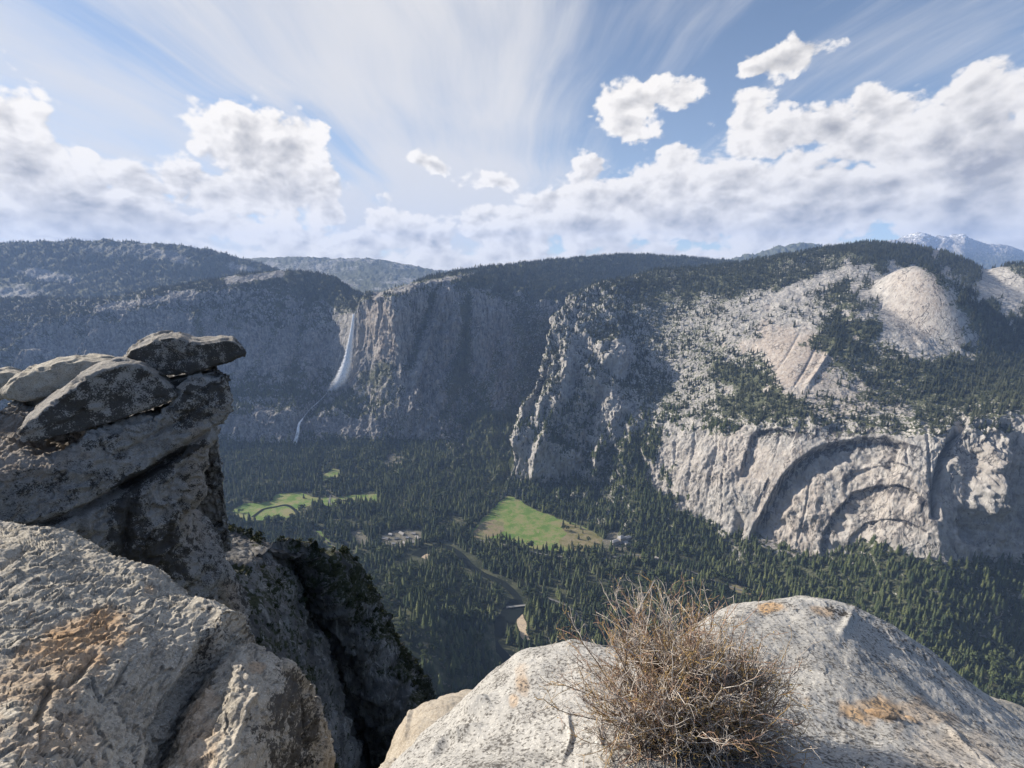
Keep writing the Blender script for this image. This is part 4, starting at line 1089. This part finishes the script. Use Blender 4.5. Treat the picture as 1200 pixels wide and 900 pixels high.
def build_near_rocks():
    # the great pale boulder under the camera
    rowsP = [
     [(380,1120,.95),(450,1110,.95),(560,1100,.95),(680,1100,.95),(800,1100,.95),(930,1100,.95),(1060,1100,.95),(1200,1100,.95),(1360,1100,.95)],
     [(425,960,1.5),(480,950,1.45),(580,940,1.4),(690,930,1.4),(800,925,1.4),(920,920,1.4),(1050,925,1.42),(1190,940,1.4),(1330,960,1.4)],
     [(452,915,1.85),(505,890,1.85),(590,870,1.8),(690,850,1.8),(800,850,1.75),(910,850,1.8),(1030,855,1.85),(1160,880,1.85),(1290,920,1.8)],
     [(468,890,2.2),(520,858,2.2),(600,815,2.2),(690,795,2.2),(795,800,2.05),(900,780,2.3),(1010,790,2.35),(1120,830,2.3),(1250,890,2.2)],
     [(478,880,2.4),(530,838,2.45),(605,785,2.5),(680,766,2.5),(790,775,2.3),(880,728,2.75),(985,735,2.8),(1085,780,2.7),(1215,862,2.45)],
     [(480,876,2.5),(535,832,2.6),(608,775,2.7),(672,757,2.7),(785,768,2.45),(875,705,3.0),(955,698,3.1),(1060,742,2.95),(1200,850,2.6)],
    ]
    G = pts3(rowsP)
    G = np.concatenate([G, (G[-1]+np.array([0, .25, -.18]))[None], (G[-1]+np.array([0, .4, -.8]))[None], (G[-1]+np.array([0, .3, -2.5]))[None]], 0)
    G = ends(G, left=[(-.12, .02, -.35), (-.15, .05, -1.8)])
    def af(px, py, P, N):
        li = blobs(px, py, [(985,735,30,26,40,.55),(1040,765,50,18,40,.30),(1150,830,60,30,40,.25),(660,765,50,14,0,.30),(600,880,40,20,-40,.1),(690,800,30,30,0,.25)], .05)
        st = blobs(px, py, [(1030,832,52,13,5,.85),(1085,838,34,10,5,.4),(905,712,14,5,0,.9),(962,716,14,5,20,.6),(612,800,10,14,0,.5),(602,822,6,8,0,.7),(835,708,16,4,-20,.4),(1120,880,60,30,0,.2)], .0)
        return li, st, 0*px
    BIG = rock('boulder', G, NR['pale'], 1.25, 'huge pale speckled granite boulder with an orange chip, the shrub growing on it', (.10, .014, .008, .003),
         [crack([(560,845),(520,865),(500,885)], .05, 3), crack([(575,820),(545,838)], .06, 6), crack([(664,830),(668,860),(660,890)], .02, 2.5), crack([(1000,716),(985,745)], .03, 5), crack([(700,850),(706,880)], .02, 3),
          crack([(1095,840),(1130,870),(1180,900)], .02, 3)],
         af, (.004, 1/.25, 2.2, (1, 1, 1)))
    # loose orange chip lying in the stained hollow
    global TOP, ON_TOP
    TOP = BIG
    def on_top(x, y):
        T = TOP.reshape(-1, 3); T = T[(T[:, 1] > .6) & (T[:, 2] < -1) & (T[:, 2] > -2.6)]; qx, qy = topx(T)
        c = (qx-x)**2+(qy-y)**2 < 30; T = T[c]; return T[np.argmin(np.linalg.norm(T, axis=1))]
    ON_TOP = on_top
    def chip(loc, size, mat, name, label, seed, cat='rock', flat=.35, group=None):
        P = np.array([[math.sin(a)*math.cos(b), math.sin(a)*math.sin(b), math.cos(a)] for a in np.linspace(0.001, math.pi-.001, 28) for b in np.linspace(0, 2*math.pi, 49)])
        D = 1+.35*fbm(P, 1.1, 3, seed=seed)+.18*fbm(P, 3, 3, seed=seed+1, ridge=True)
        V = P*D[:, None]*np.array(size)[None]
        Z = V.reshape(28, 49, 3); Z[:, -1] = Z[:, 0]
        o = grid_obj(name, Z+np.array(loc), mat, dict(lichen=D*0, stain=D*0+(.9 if 'orange' in label else .1), dark=D*0), flip=True)
        tag(o, label, cat, group); return o
    chip(on_top(1030, 832)+np.array([0, 0, -.002]), (.085, .028, .014), NR['flaky'], 'stone_chip', 'flat orange brown rock chip lying on the pale boulder', 3)
    chip(on_top(1068, 838)+np.array([0, 0, -.002]), (.03, .02, .010), NR['flaky'], 'stone_chip', 'small orange rock flake right of the flat chip', 8)
    # flaky sunlit boulder, lower left
    rowsP = [
     [(-120,1010,1.2),(-20,1010,1.25),(25,1010,1.3),(50,1010,1.35),(75,1010,1.4),(95,1010,1.5),(110,1010,1.6),(125,1010,1.75),(135,1000,1.95)],
     [(-110,910,1.65),(-10,910,1.65),(30,910,1.7),(60,910,1.8),(88,910,1.9),(112,912,2.0),(132,912,2.15),(150,912,2.3),(155,905,2.45)],
     [(-100,805,2.3),(0,805,2.35),(40,808,2.4),(72,814,2.45),(105,822,2.52),(135,828,2.62),(160,834,2.76),(184,838,2.86),(188,838,2.9)],
     [(-90,700,3.2),(0,706,3.2),(50,716,3.2),(86,728,3.2),(125,740,3.2),(157,748,3.22),(190,756,3.27),(224,765,3.33),(222,782,3.35)],
     [(-80,625,4.3),(0,634,4.1),(58,645,4.0),(92,664,3.95),(135,684,3.9),(168,696,3.85),(200,712,3.8),(238,722,3.7),(258,738,3.6)],
     [(-70,600,4.9),(0,611,4.6),(60,619,4.5),(96,643,4.35),(140,661,4.25),(172,673,4.15),(202,697,4.0),(240,703,3.9),(263,716,3.75)],
    ]
    G = pts3(rowsP)
    G = np.concatenate([G, (G[-1]+np.array([.05, .2, -.18]))[None], (G[-1]+np.array([.1, .3, -.9]))[None], (G[-1]+np.array([.1, .3, -2.6]))[None]], 0)
    G = ends(G, right=[(.02, .03, -.40), (.03, .05, -1.5)])
    def af(px, py, P, N):
        li = blobs(px, py, [(250,735,22,30,0,.55),(235,770,20,30,30,.4)], .06)
        st = blobs(px, py, [(90,750,60,28,-20,.95),(60,785,60,20,-20,.75),(30,800,60,26,0,.45),(110,735,30,14,0,.9),(60,860,60,30,0,.35)], .02)
        dk = blobs(px, py, [(55,806,20,9,-20,.55)], 0)
        return li, st, dk
    rock('boulder', G, NR['flaky'], 1.1, 'big sunlit tan boulder with flaking surface and rust coloured stain', (.10, .030, .022, .007),
         [crack([(55,800),(50,830),(35,850)], .06, 4, 6), crack([(110,770),(95,790),(80,805),(60,812)], .07, 4, 6), crack([(150,780),(140,795),(120,820)], .06, 3.5, 6), crack([(262,735),(235,775),(205,820),(170,870)], .10, 7, 4),
          crack([(35,640),(10,660),(-5,668)], .05, 3, 4), crack([(165,692),(150,700),(135,703)], .03, 2), crack([(45,830),(45,870),(60,890)], .04, 3, 5)],
         af, (.030, 1/.22, 2.6, (1.8, .7, 2.2)))
    # rounded boulder beside it
    rowsP = [
     [(95,1060,1.6),(130,1060,1.6),(180,1060,1.6),(225,1060,1.6),(255,1060,1.7),(285,1060,2.0),(310,1060,2.6),(330,1060,3.2)],
     [(125,950,2.1),(160,945,2.15),(205,940,2.2),(250,940,2.2),(278,940,2.3),(304,940,2.75),(326,945,3.3),(344,950,3.8)],
     [(148,888,2.6),(185,862,2.75),(225,845,2.85),(270,835,2.9),(297,840,2.95),(322,850,3.2),(343,868,3.5),(354,885,3.8)],
     [(158,862,2.9),(193,825,3.1),(230,798,3.3),(275,778,3.4),(305,790,3.42),(332,802,3.55),(350,822,3.75),(359,845,3.95)],
     [(165,850,3.0),(200,808,3.3),(235,780,3.5),(278,757,3.65),(306,770,3.65),(333,782,3.7),(351,803,3.85),(360,833,4.05)],
    ]
    G = pts3(rowsP)
    G[2:, 0] += np.array([.02, .05, -.35]); G[2:, 1] += np.array([0, .05, -.24]); G[3:, 2] += np.array([0, .02, -.12])
    G = np.concatenate([G, (G[-1]+np.array([.02, .15, -.12]))[None], (G[-1]+np.array([.02, .25, -.7]))[None], (G[-1]+np.array([0, .2, -2.2]))[None]], 0)
    G = ends(G, right=[(.01, .1, -.25), (-.05, .2, -1.4)], left=[(-.03, 0, -.35), (-.04, 0, -1.2)])
    def af(px, py, P, N):
        return blobs(px, py, [(340,850,36,70,0,.95),(300,790,26,20,20,.35)], .10), blobs(px, py, [(235,870,22,50,0,.45),(300,782,10,8,0,.6)], .05), 0*px
    rock('boulder', G, NR['flaky'], 1.1, 'rounded boulder with a dark lichened right side, leaning against the flaking boulder', (.08, .05, .03, .006),
         [crack([(262,770),(250,800),(235,830)], .03, 3, 5), crack([(300,800),(285,840),(270,880)], .04, 3, 6)], af, (.028, 1/.22, 2.4, (1.5, .8, 1.6)))
    # beige rock left of the pale boulder
    rowsP = [
     [(400,1080,3.0),(440,1040,3.0),(480,1000,3.0),(520,980,3.0),(560,970,3.0),(600,960,3.0),(660,960,3.0)],
     [(420,1000,3.5),(452,930,3.55),(488,900,3.55),(520,885,3.6),(552,875,3.6),(590,870,3.6),(660,870,3.6)],
     [(430,960,3.85),(458,880,4.0),(490,850,4.05),(520,838,4.1),(552,835,4.1),(590,835,4.1),(660,840,4.1)],
     [(436,930,4.1),(466,852,4.4),(488,830,4.5),(515,817,4.6),(545,812,4.6),(585,812,4.6),(660,815,4.6)],
    ]
    G = pts3(rowsP)
    G = np.concatenate([G, (G[-1]+np.array([.05, .2, -.12]))[None], (G[-1]+np.array([.1, .4, -.9]))[None], (G[-1]+np.array([.1, .4, -3]))[None]], 0)
    G = ends(G, left=[(-.12, -.1, -.5), (-.2, -.1, -2)])
    rock('boulder', G, NR['beige'], 1.2, 'smooth beige boulder lower left of the pale boulder', (.05, .03, .008, .003), [crack([(482,832),(478,850),(474,868)], .04, 2, 2)],
         lambda px, py, P, N: (blobs(px, py, [(450,900,20,40,20,.5)], .04), 0*px+.12, 0*px), (.006, 1/.3, 2, (1, 1, 1)))
    rowsP = [[(1060,1000,3.0),(1120,1000,3.0),(1180,1000,3.0),(1260,1000,3.0),(1400,1010,3.0)], [(1080,880,3.8),(1130,880,3.9),(1190,890,3.9),(1260,910,3.9),(1400,950,3.8)],
             [(1090,822,4.6),(1140,817,4.7),(1190,826,4.7),(1250,848,4.6),(1400,900,4.4)]]
    G = pts3(rowsP)
    G = np.concatenate([G, (G[-1]+np.array([.05, .2, -.12]))[None], (G[-1]+np.array([.1, .4, -.9]))[None], (G[-1]+np.array([.1, .4, -3]))[None]], 0)
    rock('boulder', G, NR['beige'], 1.4, 'pale smooth rock beyond the right edge of the great boulder', (.05, .02, .008, .003))
    chip(at(462, 900, 2.3)+np.array([0, 0, -.03]), (.09, .06, .05), NR['flaky'], 'small_rock', 'small brown rock wedged at the foot of the pale boulder', 12)

    # the overhanging outcrop: main block
    silp = [(294,800),(291,745),(272,700),(246,665),(226,640),(216,612),(230,588),(230,560),(236,535),(257,502),(262,470),(262,446)]
    edge_x = [-400,-160,-60,0,35,66,76,130,190,262,400]; edge_y = [600,590,572,559,545,546,520,512,486,446,446]
    fr = [0,.12,.24,.34,.42,.52,.64,.75,.85,.93,1.0]
    rws = []
    for k, (sx, sy) in enumerate(silp):
        t = (800-sy)/(800-446); r = []
        for f in fr:
            x = -160+(sx+160)*f; e = np.interp(x, edge_x, edge_y); y = 820-(820-e)*t if f < 1 else sy
            if f >= .85: y = y*(1-(f-.85)/.15)+sy*(f-.85)/.15
            Y = 5.4+(x+160)/422*3.7+ (.5*math.sin(t*3.1) if f < .95 else .2)*-1.0
            r.append(at(x, y, Y))
        rws.append(r)
    G = np.array(rws)
    T = G[-1]
    lf = np.array([1-smooth(np.float64(f), .3, .6) for f in fr])[:, None]
    G = np.concatenate([G, (T+np.array([-.22, .35, .03]))[None], (T+np.array([-1.1, 1.6, .06])-(1-lf)*np.array([0, 0, .45]))[None], (T+np.array([-2.2, 3.2, .05])-(1-lf)*np.array([0, 0, 1.2])+lf*np.array([0, .8, .15]))[None], (T+np.array([-3, 4.4, -2.0]))[None], (T+np.array([-3, 4.4, -6.0]))[None]], 0)
    G = ends(G, right=[(-.36, .5, -.02), (-1.9, 2.4, -.05), (-4.5, 4.0, 0)])
    def af(px, py, P, N):
        li = blobs(px, py, [(150,640,26,80,0,1.0),(120,560,60,24,-25,.25),(175,520,50,24,-25,.15),(230,470,40,30,-25,.75),(245,520,16,24,0,.15),(200,600,30,50,0,.35),(60,590,60,30,-10,.45),(110,640,14,40,0,.1),(190,650,26,40,0,.8),(190,545,60,7,-28,1.0),(30,520,50,26,0,.0),(70,470,60,20,0,.4)], .50)
        top = smooth(N[..., 2], .55, .8); li = li*(1-.85*top)
        st = blobs(px, py, [(235,560,20,50,0,.2),(270,730,20,40,0,.4),(225,620,16,30,0,.2),(30,520,60,40,0,.2)], .0)
        return li, st, 0*px
    rock('rock_outcrop', G, NR['lichen'], 1.15, 'tall dark overhanging granite outcrop carrying the stacked slabs', (.28, .13, .05, .012),
         [crack([(0,622),(60,612),(110,592),(165,562),(200,535),(262,497)], .38, 4.5, 3), crack([(120,540),(180,510),(262,462)], .08, 3, 3), crack([(165,562),(150,600),(140,680)], .12, 6, 6), crack([(225,530),(200,570),(190,640)], .10, 5, 5),
          crack([(60,560),(90,600),(100,660)], .10, 6, 6), crack([(245,670),(215,700),(190,720)], .15, 5, 4), crack([(10,530),(60,528)], .06, 3, 3)], af, (.05, 1/.9, 2.2, (1, 1, 2)))

def slab(name, outline, thick, mat, label, seed, vox=.035, amps=(.07, .045, .035), li=.4, cat='rock', shrink=.80, group=None, top_clean=True):
    """closed rounded body from a picture outline (px,py,Y) and a thickness vector pointing away"""
    A = np.array([at(*q) for q in outline]); n = len(A); c = A.mean(0); th = np.array(thick)
    # spine direction: keep long shapes long when shrinking
    L = [c+(A-c)*np.array([shrink+.14, 1, .95])-np.array([0, 0, .02]), A+th*.22, A+th*.6, c+th+(A-c)*np.array([shrink+.1, 1, shrink-.15])]
    V = np.concatenate(L); F = [tuple(range(n))[::-1]]
    for k in range(3):
        for j in range(n): F.append((k*n+j, k*n+(j+1) % n, (k+1)*n+(j+1) % n, (k+1)*n+j))
    F.append(tuple(range(3*n, 4*n)))
    me = simple_mesh('tmp', V, F); o = bpy.data.objects.new('tmp', me); col.objects.link(o)
    tri = o.modifiers.new('t', 'TRIANGULATE')
    rm = o.modifiers.new('r', 'REMESH'); rm.mode = 'VOXEL'; rm.voxel_size = vox
    sm = o.modifiers.new('s', 'SMOOTH'); sm.factor = .5; sm.iterations = 5
    dg = bpy.context.evaluated_depsgraph_get(); ev = o.evaluated_get(dg); m2 = bpy.data.meshes.new_from_object(ev)
    bpy.data.objects.remove(o)
    nv = len(m2.vertices); P = np.empty(nv*3, np.float32); m2.vertices.foreach_get('co', P); P = P.reshape(-1, 3)
    N = np.empty(nv*3, np.float32); m2.vertices.foreach_get('normal', N); N = N.reshape(-1, 3)
    D = amps[0]*fbm(P, 1/1.1, 3, seed=seed)+amps[1]*fbm(P, 1/.35, 3, seed=seed+4, ridge=True)+amps[2]*fbm(P, 1/.10, 3, .6, seed=seed+6)
    D = D-.05*ledges(P, 1/.9, 2, seed, (.6, .6, 1.6))
    P = P+N*D[:, None]; m2.vertices.foreach_set('co', P.ravel()); m2.update()
    m2.polygons.foreach_set('use_smooth', [True]*len(m2.polygons))
    top = smooth(N[:, 2], .35, .8) if top_clean else 0
    for k, v in (('lichen', li*(1-.9*top)), ('stain', np.full(nv, .03)), ('dark', np.zeros(nv))):
        a = m2.attributes.new(k, 'FLOAT', 'POINT'); a.data.foreach_set('value', np.broadcast_to(v, (nv,)).astype(np.float32))
    m2.name = name; m2.materials.clear(); o = link(name, m2, mat); tag(o, label, cat, group); return o
def build_slabs():
    th = (-1.05, 1.7, -.08)
    slab('rock_slab', [(140,424,8.9),(150,410,8.9),(168,400,9),(188,392,9),(210,393,9.1),(224,399,9.1),(236,400,9.1),(262,396,9.2),(275,397,9.2),(288,412,9.2),(284,418,9.2),(264,426,9.2),(240,433,9.1),(205,441,9.0),(188,441,8.9),(172,430,8.9),(155,426,8.9)],
         th, NR['lichen'], 'topmost dark slab jutting out like a beak over the valley', 3, li=.8, shrink=.86)
    slab('rock_slab', [(190,446,9.0),(225,438,9.1),(254,434,9.2),(257,440,9.2),(240,449,9.1),(210,460,9.0),(192,462,9.0)], (-.85, 1.3, -.2), NR['lichen'], 'thin wedge of rock squeezed under the topmost slab', 13, vox=.025, amps=(.04, .02, .01), li=.7)
    slab('rock_slab', [(17,513,7.3),(24,500,7.3),(45,482,7.5),(72,462,7.7),(96,443,7.9),(120,430,8.1),(145,424,8.3),(168,427,8.4),(188,438,8.5),(205,452,8.6),(212,462,8.6),(200,471,8.5),(170,480,8.3),(140,492,8.1),(105,504,7.9),(70,512,7.6),(40,519,7.4),(24,520,7.3)],
         (-1.35, 1.7, -.10), NR['lichen'], 'long dark slab with a bright upper edge, resting on the outcrop', 23, li=.70)
    slab('rock_slab', [(0,462,9.2),(14,448,9.2),(40,434,9.3),(70,424,9.4),(100,420,9.5),(130,420,9.6),(150,424,9.6),(140,436,9.6),(110,448,9.5),(85,458,9.4),(60,462,9.3),(30,470,9.2),(8,470,9.2)],
         (-1.5, 1.6, -.12), NR['flaky'], 'smooth tan slab lying behind the long dark slab', 33, li=.25)
    slab('rock_slab', [(14,470,9.5),(60,462,9.6),(95,455,9.7),(80,475,9.6),(50,490,9.5),(25,490,9.5)], (-1.5, 1.5, -.25), NR['flaky'], 'tan block that carries the smooth slab', 43, li=.15)
    slab('rock_slab', [(-60,445,10.5),(-20,436,10.5),(10,432,10.6),(26,436,10.6),(34,446,10.6),(10,462,10.5),(-20,478,10.4),(-70,480,10.4)], (-1.8, 1.8, -.26), NR['flaky'], 'small rounded slab at the far left of the stack', 53, li=.35)
build_near_rocks()
build_slabs()

# ---- steep shaded ground falling away below the outcrop
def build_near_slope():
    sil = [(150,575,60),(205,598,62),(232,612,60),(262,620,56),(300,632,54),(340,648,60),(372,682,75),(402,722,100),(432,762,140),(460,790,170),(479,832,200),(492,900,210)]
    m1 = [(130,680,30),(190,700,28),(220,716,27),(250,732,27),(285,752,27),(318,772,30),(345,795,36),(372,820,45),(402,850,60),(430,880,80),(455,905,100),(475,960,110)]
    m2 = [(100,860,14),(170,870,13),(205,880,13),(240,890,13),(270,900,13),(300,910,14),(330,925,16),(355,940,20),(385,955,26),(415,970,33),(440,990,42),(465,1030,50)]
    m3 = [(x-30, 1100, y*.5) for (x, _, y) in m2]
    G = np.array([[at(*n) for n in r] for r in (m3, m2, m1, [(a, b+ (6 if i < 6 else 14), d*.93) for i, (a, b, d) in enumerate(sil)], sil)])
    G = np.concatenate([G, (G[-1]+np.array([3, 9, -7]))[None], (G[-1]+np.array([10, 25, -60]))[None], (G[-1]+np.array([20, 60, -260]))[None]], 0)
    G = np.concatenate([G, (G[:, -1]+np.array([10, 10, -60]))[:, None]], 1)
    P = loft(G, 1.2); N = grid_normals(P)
    if (N*P).sum(-1).mean() > 0: N = -N; fl = False
    else: fl = True
    d = np.linalg.norm(P, axis=-1); sc_ = np.clip(d/60, .25, 4)
    D = sc_*(2.2*fbm(P, 1/14, 4, seed=3)+1.5*fbm(P, 1/5, 4, ridge=True, seed=5)+.5*fbm(P, 1/1.3, 3, seed=8))
    P2 = P+N*D[..., None]; N2 = grid_normals(P2)
    if fl is False: N2 = -N2
    px, py = topx(P2)
    veg = blobs(px, py, [(330,720,60,80,0,.45),(290,650,50,14,0,.25),(262,635,26,12,0,.15),(410,800,50,70,0,.32),(455,830,26,50,0,.22),(350,850,60,40,0,.35),(430,880,50,30,0,.3),(400,740,16,30,-30,.25)], .6)
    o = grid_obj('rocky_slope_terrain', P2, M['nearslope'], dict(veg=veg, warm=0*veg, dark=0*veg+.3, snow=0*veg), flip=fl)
    tag(o, 'steep shaded rocky slope below the outcrop', kind='structure')
    return o, P2, N2, px, py, veg
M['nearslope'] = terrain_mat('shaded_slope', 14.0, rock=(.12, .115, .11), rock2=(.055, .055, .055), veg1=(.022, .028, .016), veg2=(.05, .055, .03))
NS = build_near_slope()
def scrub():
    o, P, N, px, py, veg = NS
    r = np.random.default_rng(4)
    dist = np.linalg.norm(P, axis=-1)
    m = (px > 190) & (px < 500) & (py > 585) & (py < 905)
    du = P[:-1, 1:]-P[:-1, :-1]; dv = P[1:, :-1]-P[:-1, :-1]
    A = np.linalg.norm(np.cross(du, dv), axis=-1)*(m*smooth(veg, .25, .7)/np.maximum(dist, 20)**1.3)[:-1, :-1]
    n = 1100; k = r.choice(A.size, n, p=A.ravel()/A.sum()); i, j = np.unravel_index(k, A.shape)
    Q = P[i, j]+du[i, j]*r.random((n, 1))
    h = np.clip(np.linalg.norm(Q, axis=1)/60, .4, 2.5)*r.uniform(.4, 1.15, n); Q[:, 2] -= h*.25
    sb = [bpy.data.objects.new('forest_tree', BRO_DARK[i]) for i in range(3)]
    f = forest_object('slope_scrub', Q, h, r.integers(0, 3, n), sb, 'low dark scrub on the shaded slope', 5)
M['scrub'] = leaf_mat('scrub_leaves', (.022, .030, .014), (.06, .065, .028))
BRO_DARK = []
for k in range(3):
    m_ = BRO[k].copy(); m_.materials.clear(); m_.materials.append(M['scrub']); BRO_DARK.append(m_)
scrub()

# ---- the dry shrub
def tube_mesh(name, paths, sides=3):
    """paths: list of (points n x 3, radii n)"""
    V = []; F = []; b = 0
    ang = np.arange(sides)*2*math.pi/sides
    for P, rad in paths:
        P = np.asarray(P); T = np.gradient(P, axis=0); T /= np.linalg.norm(T, axis=1, keepdims=True)+1e-9
        ref = np.array([.3, .2, .93]); U = np.cross(T, ref); U /= np.linalg.norm(U, axis=1, keepdims=True)+1e-9; W = np.cross(T, U)
        Q = P[:, None]+(U[:, None]*np.cos(ang)[None, :, None]+W[:, None]*np.sin(ang)[None, :, None])*np.asarray(rad)[:, None, None]
        V.append(Q.reshape(-1, 3)); n = len(P)
        i = np.arange(n-1)[:, None]*sides; j = np.arange(sides)[None]; jn = (j+1) % sides
        F.append((np.stack([i+j, i+jn, i+sides+jn, i+sides+j], -1)+b).reshape(-1, 4)); b += n*sides
    F = np.concatenate(F); return raw_mesh(name, np.concatenate(V), F.ravel(), np.full(len(F), 4))
def build_shrub():
    r = np.random.default_rng(5)
    base = ON_TOP(802, 868); print('shrub at', base)
    e = empty('dry_shrub', base.tolist()); tag(e, 'dry grey brown shrub with bare twigs rooted on the pale boulder', 'shrub')
    X = np.array([1, 0, 0.])
    main = []; twigs = {0: [], 1: [], 2: []}; leaves = {0: [], 1: []}
    def grow(p, d, L, n, wig, up=0.0):
        pts = [p]; st = L/n
        for k in range(n):
            d = d+r.normal(0, wig, 3)+np.array([0, 0, up]); d /= np.linalg.norm(d); pts.append(pts[-1]+d*st)
        return np.array(pts), d
    # stem directions fan out; each target is a spot of the outline in real space
    CL = [(r.uniform(-1.3, 1.4), r.uniform(-.6, 1.0), r.uniform(.72, 1.18)) for _ in range(13)]
    for s in range(330):
        th = r.uniform(-1.35, 1.4) if s < 220 else r.uniform(-1.75, 1.95)
        lean = r.uniform(-.55, .95) if s < 265 else r.uniform(-2.2, -.3)
        kl = 1.0
        if s < 220 and s % 3:
            c_ = CL[s % 13]; th = c_[0]+r.normal(0, .16); lean = c_[1]+r.normal(0, .2); kl = c_[2]
        d = np.array([math.sin(th), .55*lean+.30, abs(math.cos(th))*1.0+.05]); d /= np.linalg.norm(d)
        up = max(0, 1-abs(th)/1.7)
        L = r.uniform(.28, .53)*(.76+.30*up)*(.8 if lean < -.6 else 1)*kl * (1.0 if th < .2 else .92)
        p0 = np.array([r.normal(.03, .10), r.normal(0, .05)+.02, -.02])
        P, dd = grow(p0, d, L, 8, .13, .02)
        main.append((P, np.linspace(.0034, .0012, len(P))*r.uniform(.7, 1.3)))
        for q in range(int(r.integers(8, 13))):
            k = int(r.integers(2, len(P))); dv = (P[k]-P[k-1]); dv /= np.linalg.norm(dv)
            d2 = dv+r.normal(0, .55, 3)+np.array([0, 0, .15]); d2 /= np.linalg.norm(d2)
            L2 = r.uniform(.07, .20); P2, d3 = grow(P[k], d2, L2, 5, .22, .03)
            c = int(r.choice(3, p=[.5, .3, .2])); twigs[c].append((P2, np.linspace(.0019, .0008, len(P2))))
            for q2 in range(int(r.integers(3, 7))):
                k2 = int(r.integers(1, len(P2))); d4 = (P2[k2]-P2[k2-1]); d4 /= np.linalg.norm(d4); d4 = d4+r.normal(0, .6, 3); d4 /= np.linalg.norm(d4)
                P3, _ = grow(P2[k2], d4, r.uniform(.02, .06), 3, .3); twigs[c].append((P3, np.linspace(.0010, .0005, len(P3))))
                if r.random() < .42: leaves[int(r.random() < .35)].append((P3[-1], r.normal(0, 1, 3), r.uniform(.004, .009)))
    cols_ = [plain('shrub_bark_dark', (.15, .12, .10), .9, .3, 30), plain('twig_grey', (.52, .47, .42), .9, .25, 30), plain('twig_brown', (.34, .23, .17), .9, .3, 30), plain('twig_gold', (.36, .25, .12), .9, .3, 30)]
    link('stems', tube_mesh('stems', main, 4), cols_[0], e)
    for c in range(3):
        o = link('twigs', tube_mesh('twigs', twigs[c]), cols_[1+c], e); o['kind'] = 'stuff'
    lm = [plain('dry_leaf', (.38, .30, .22), .8, .3, 40), plain('golden_leaf', (.34, .25, .08), .8, .3, 40)]
    for c in range(2):
        V = []; F = []
        for p, nrm, s in leaves[c]:
            u = np.cross(nrm, [0, .3, 1]); u /= np.linalg.norm(u); v = np.cross(nrm, u); v /= np.linalg.norm(v); b = len(V)
            V += [p-u*s*.5, p+v*s*.35, p+u*s*.9, p-v*s*.35]; F.append((b, b+1, b+2, b+3))
        o = link('leaves', simple_mesh('leaves', V, F), lm[c], e); o['kind'] = 'stuff'
build_shrub()
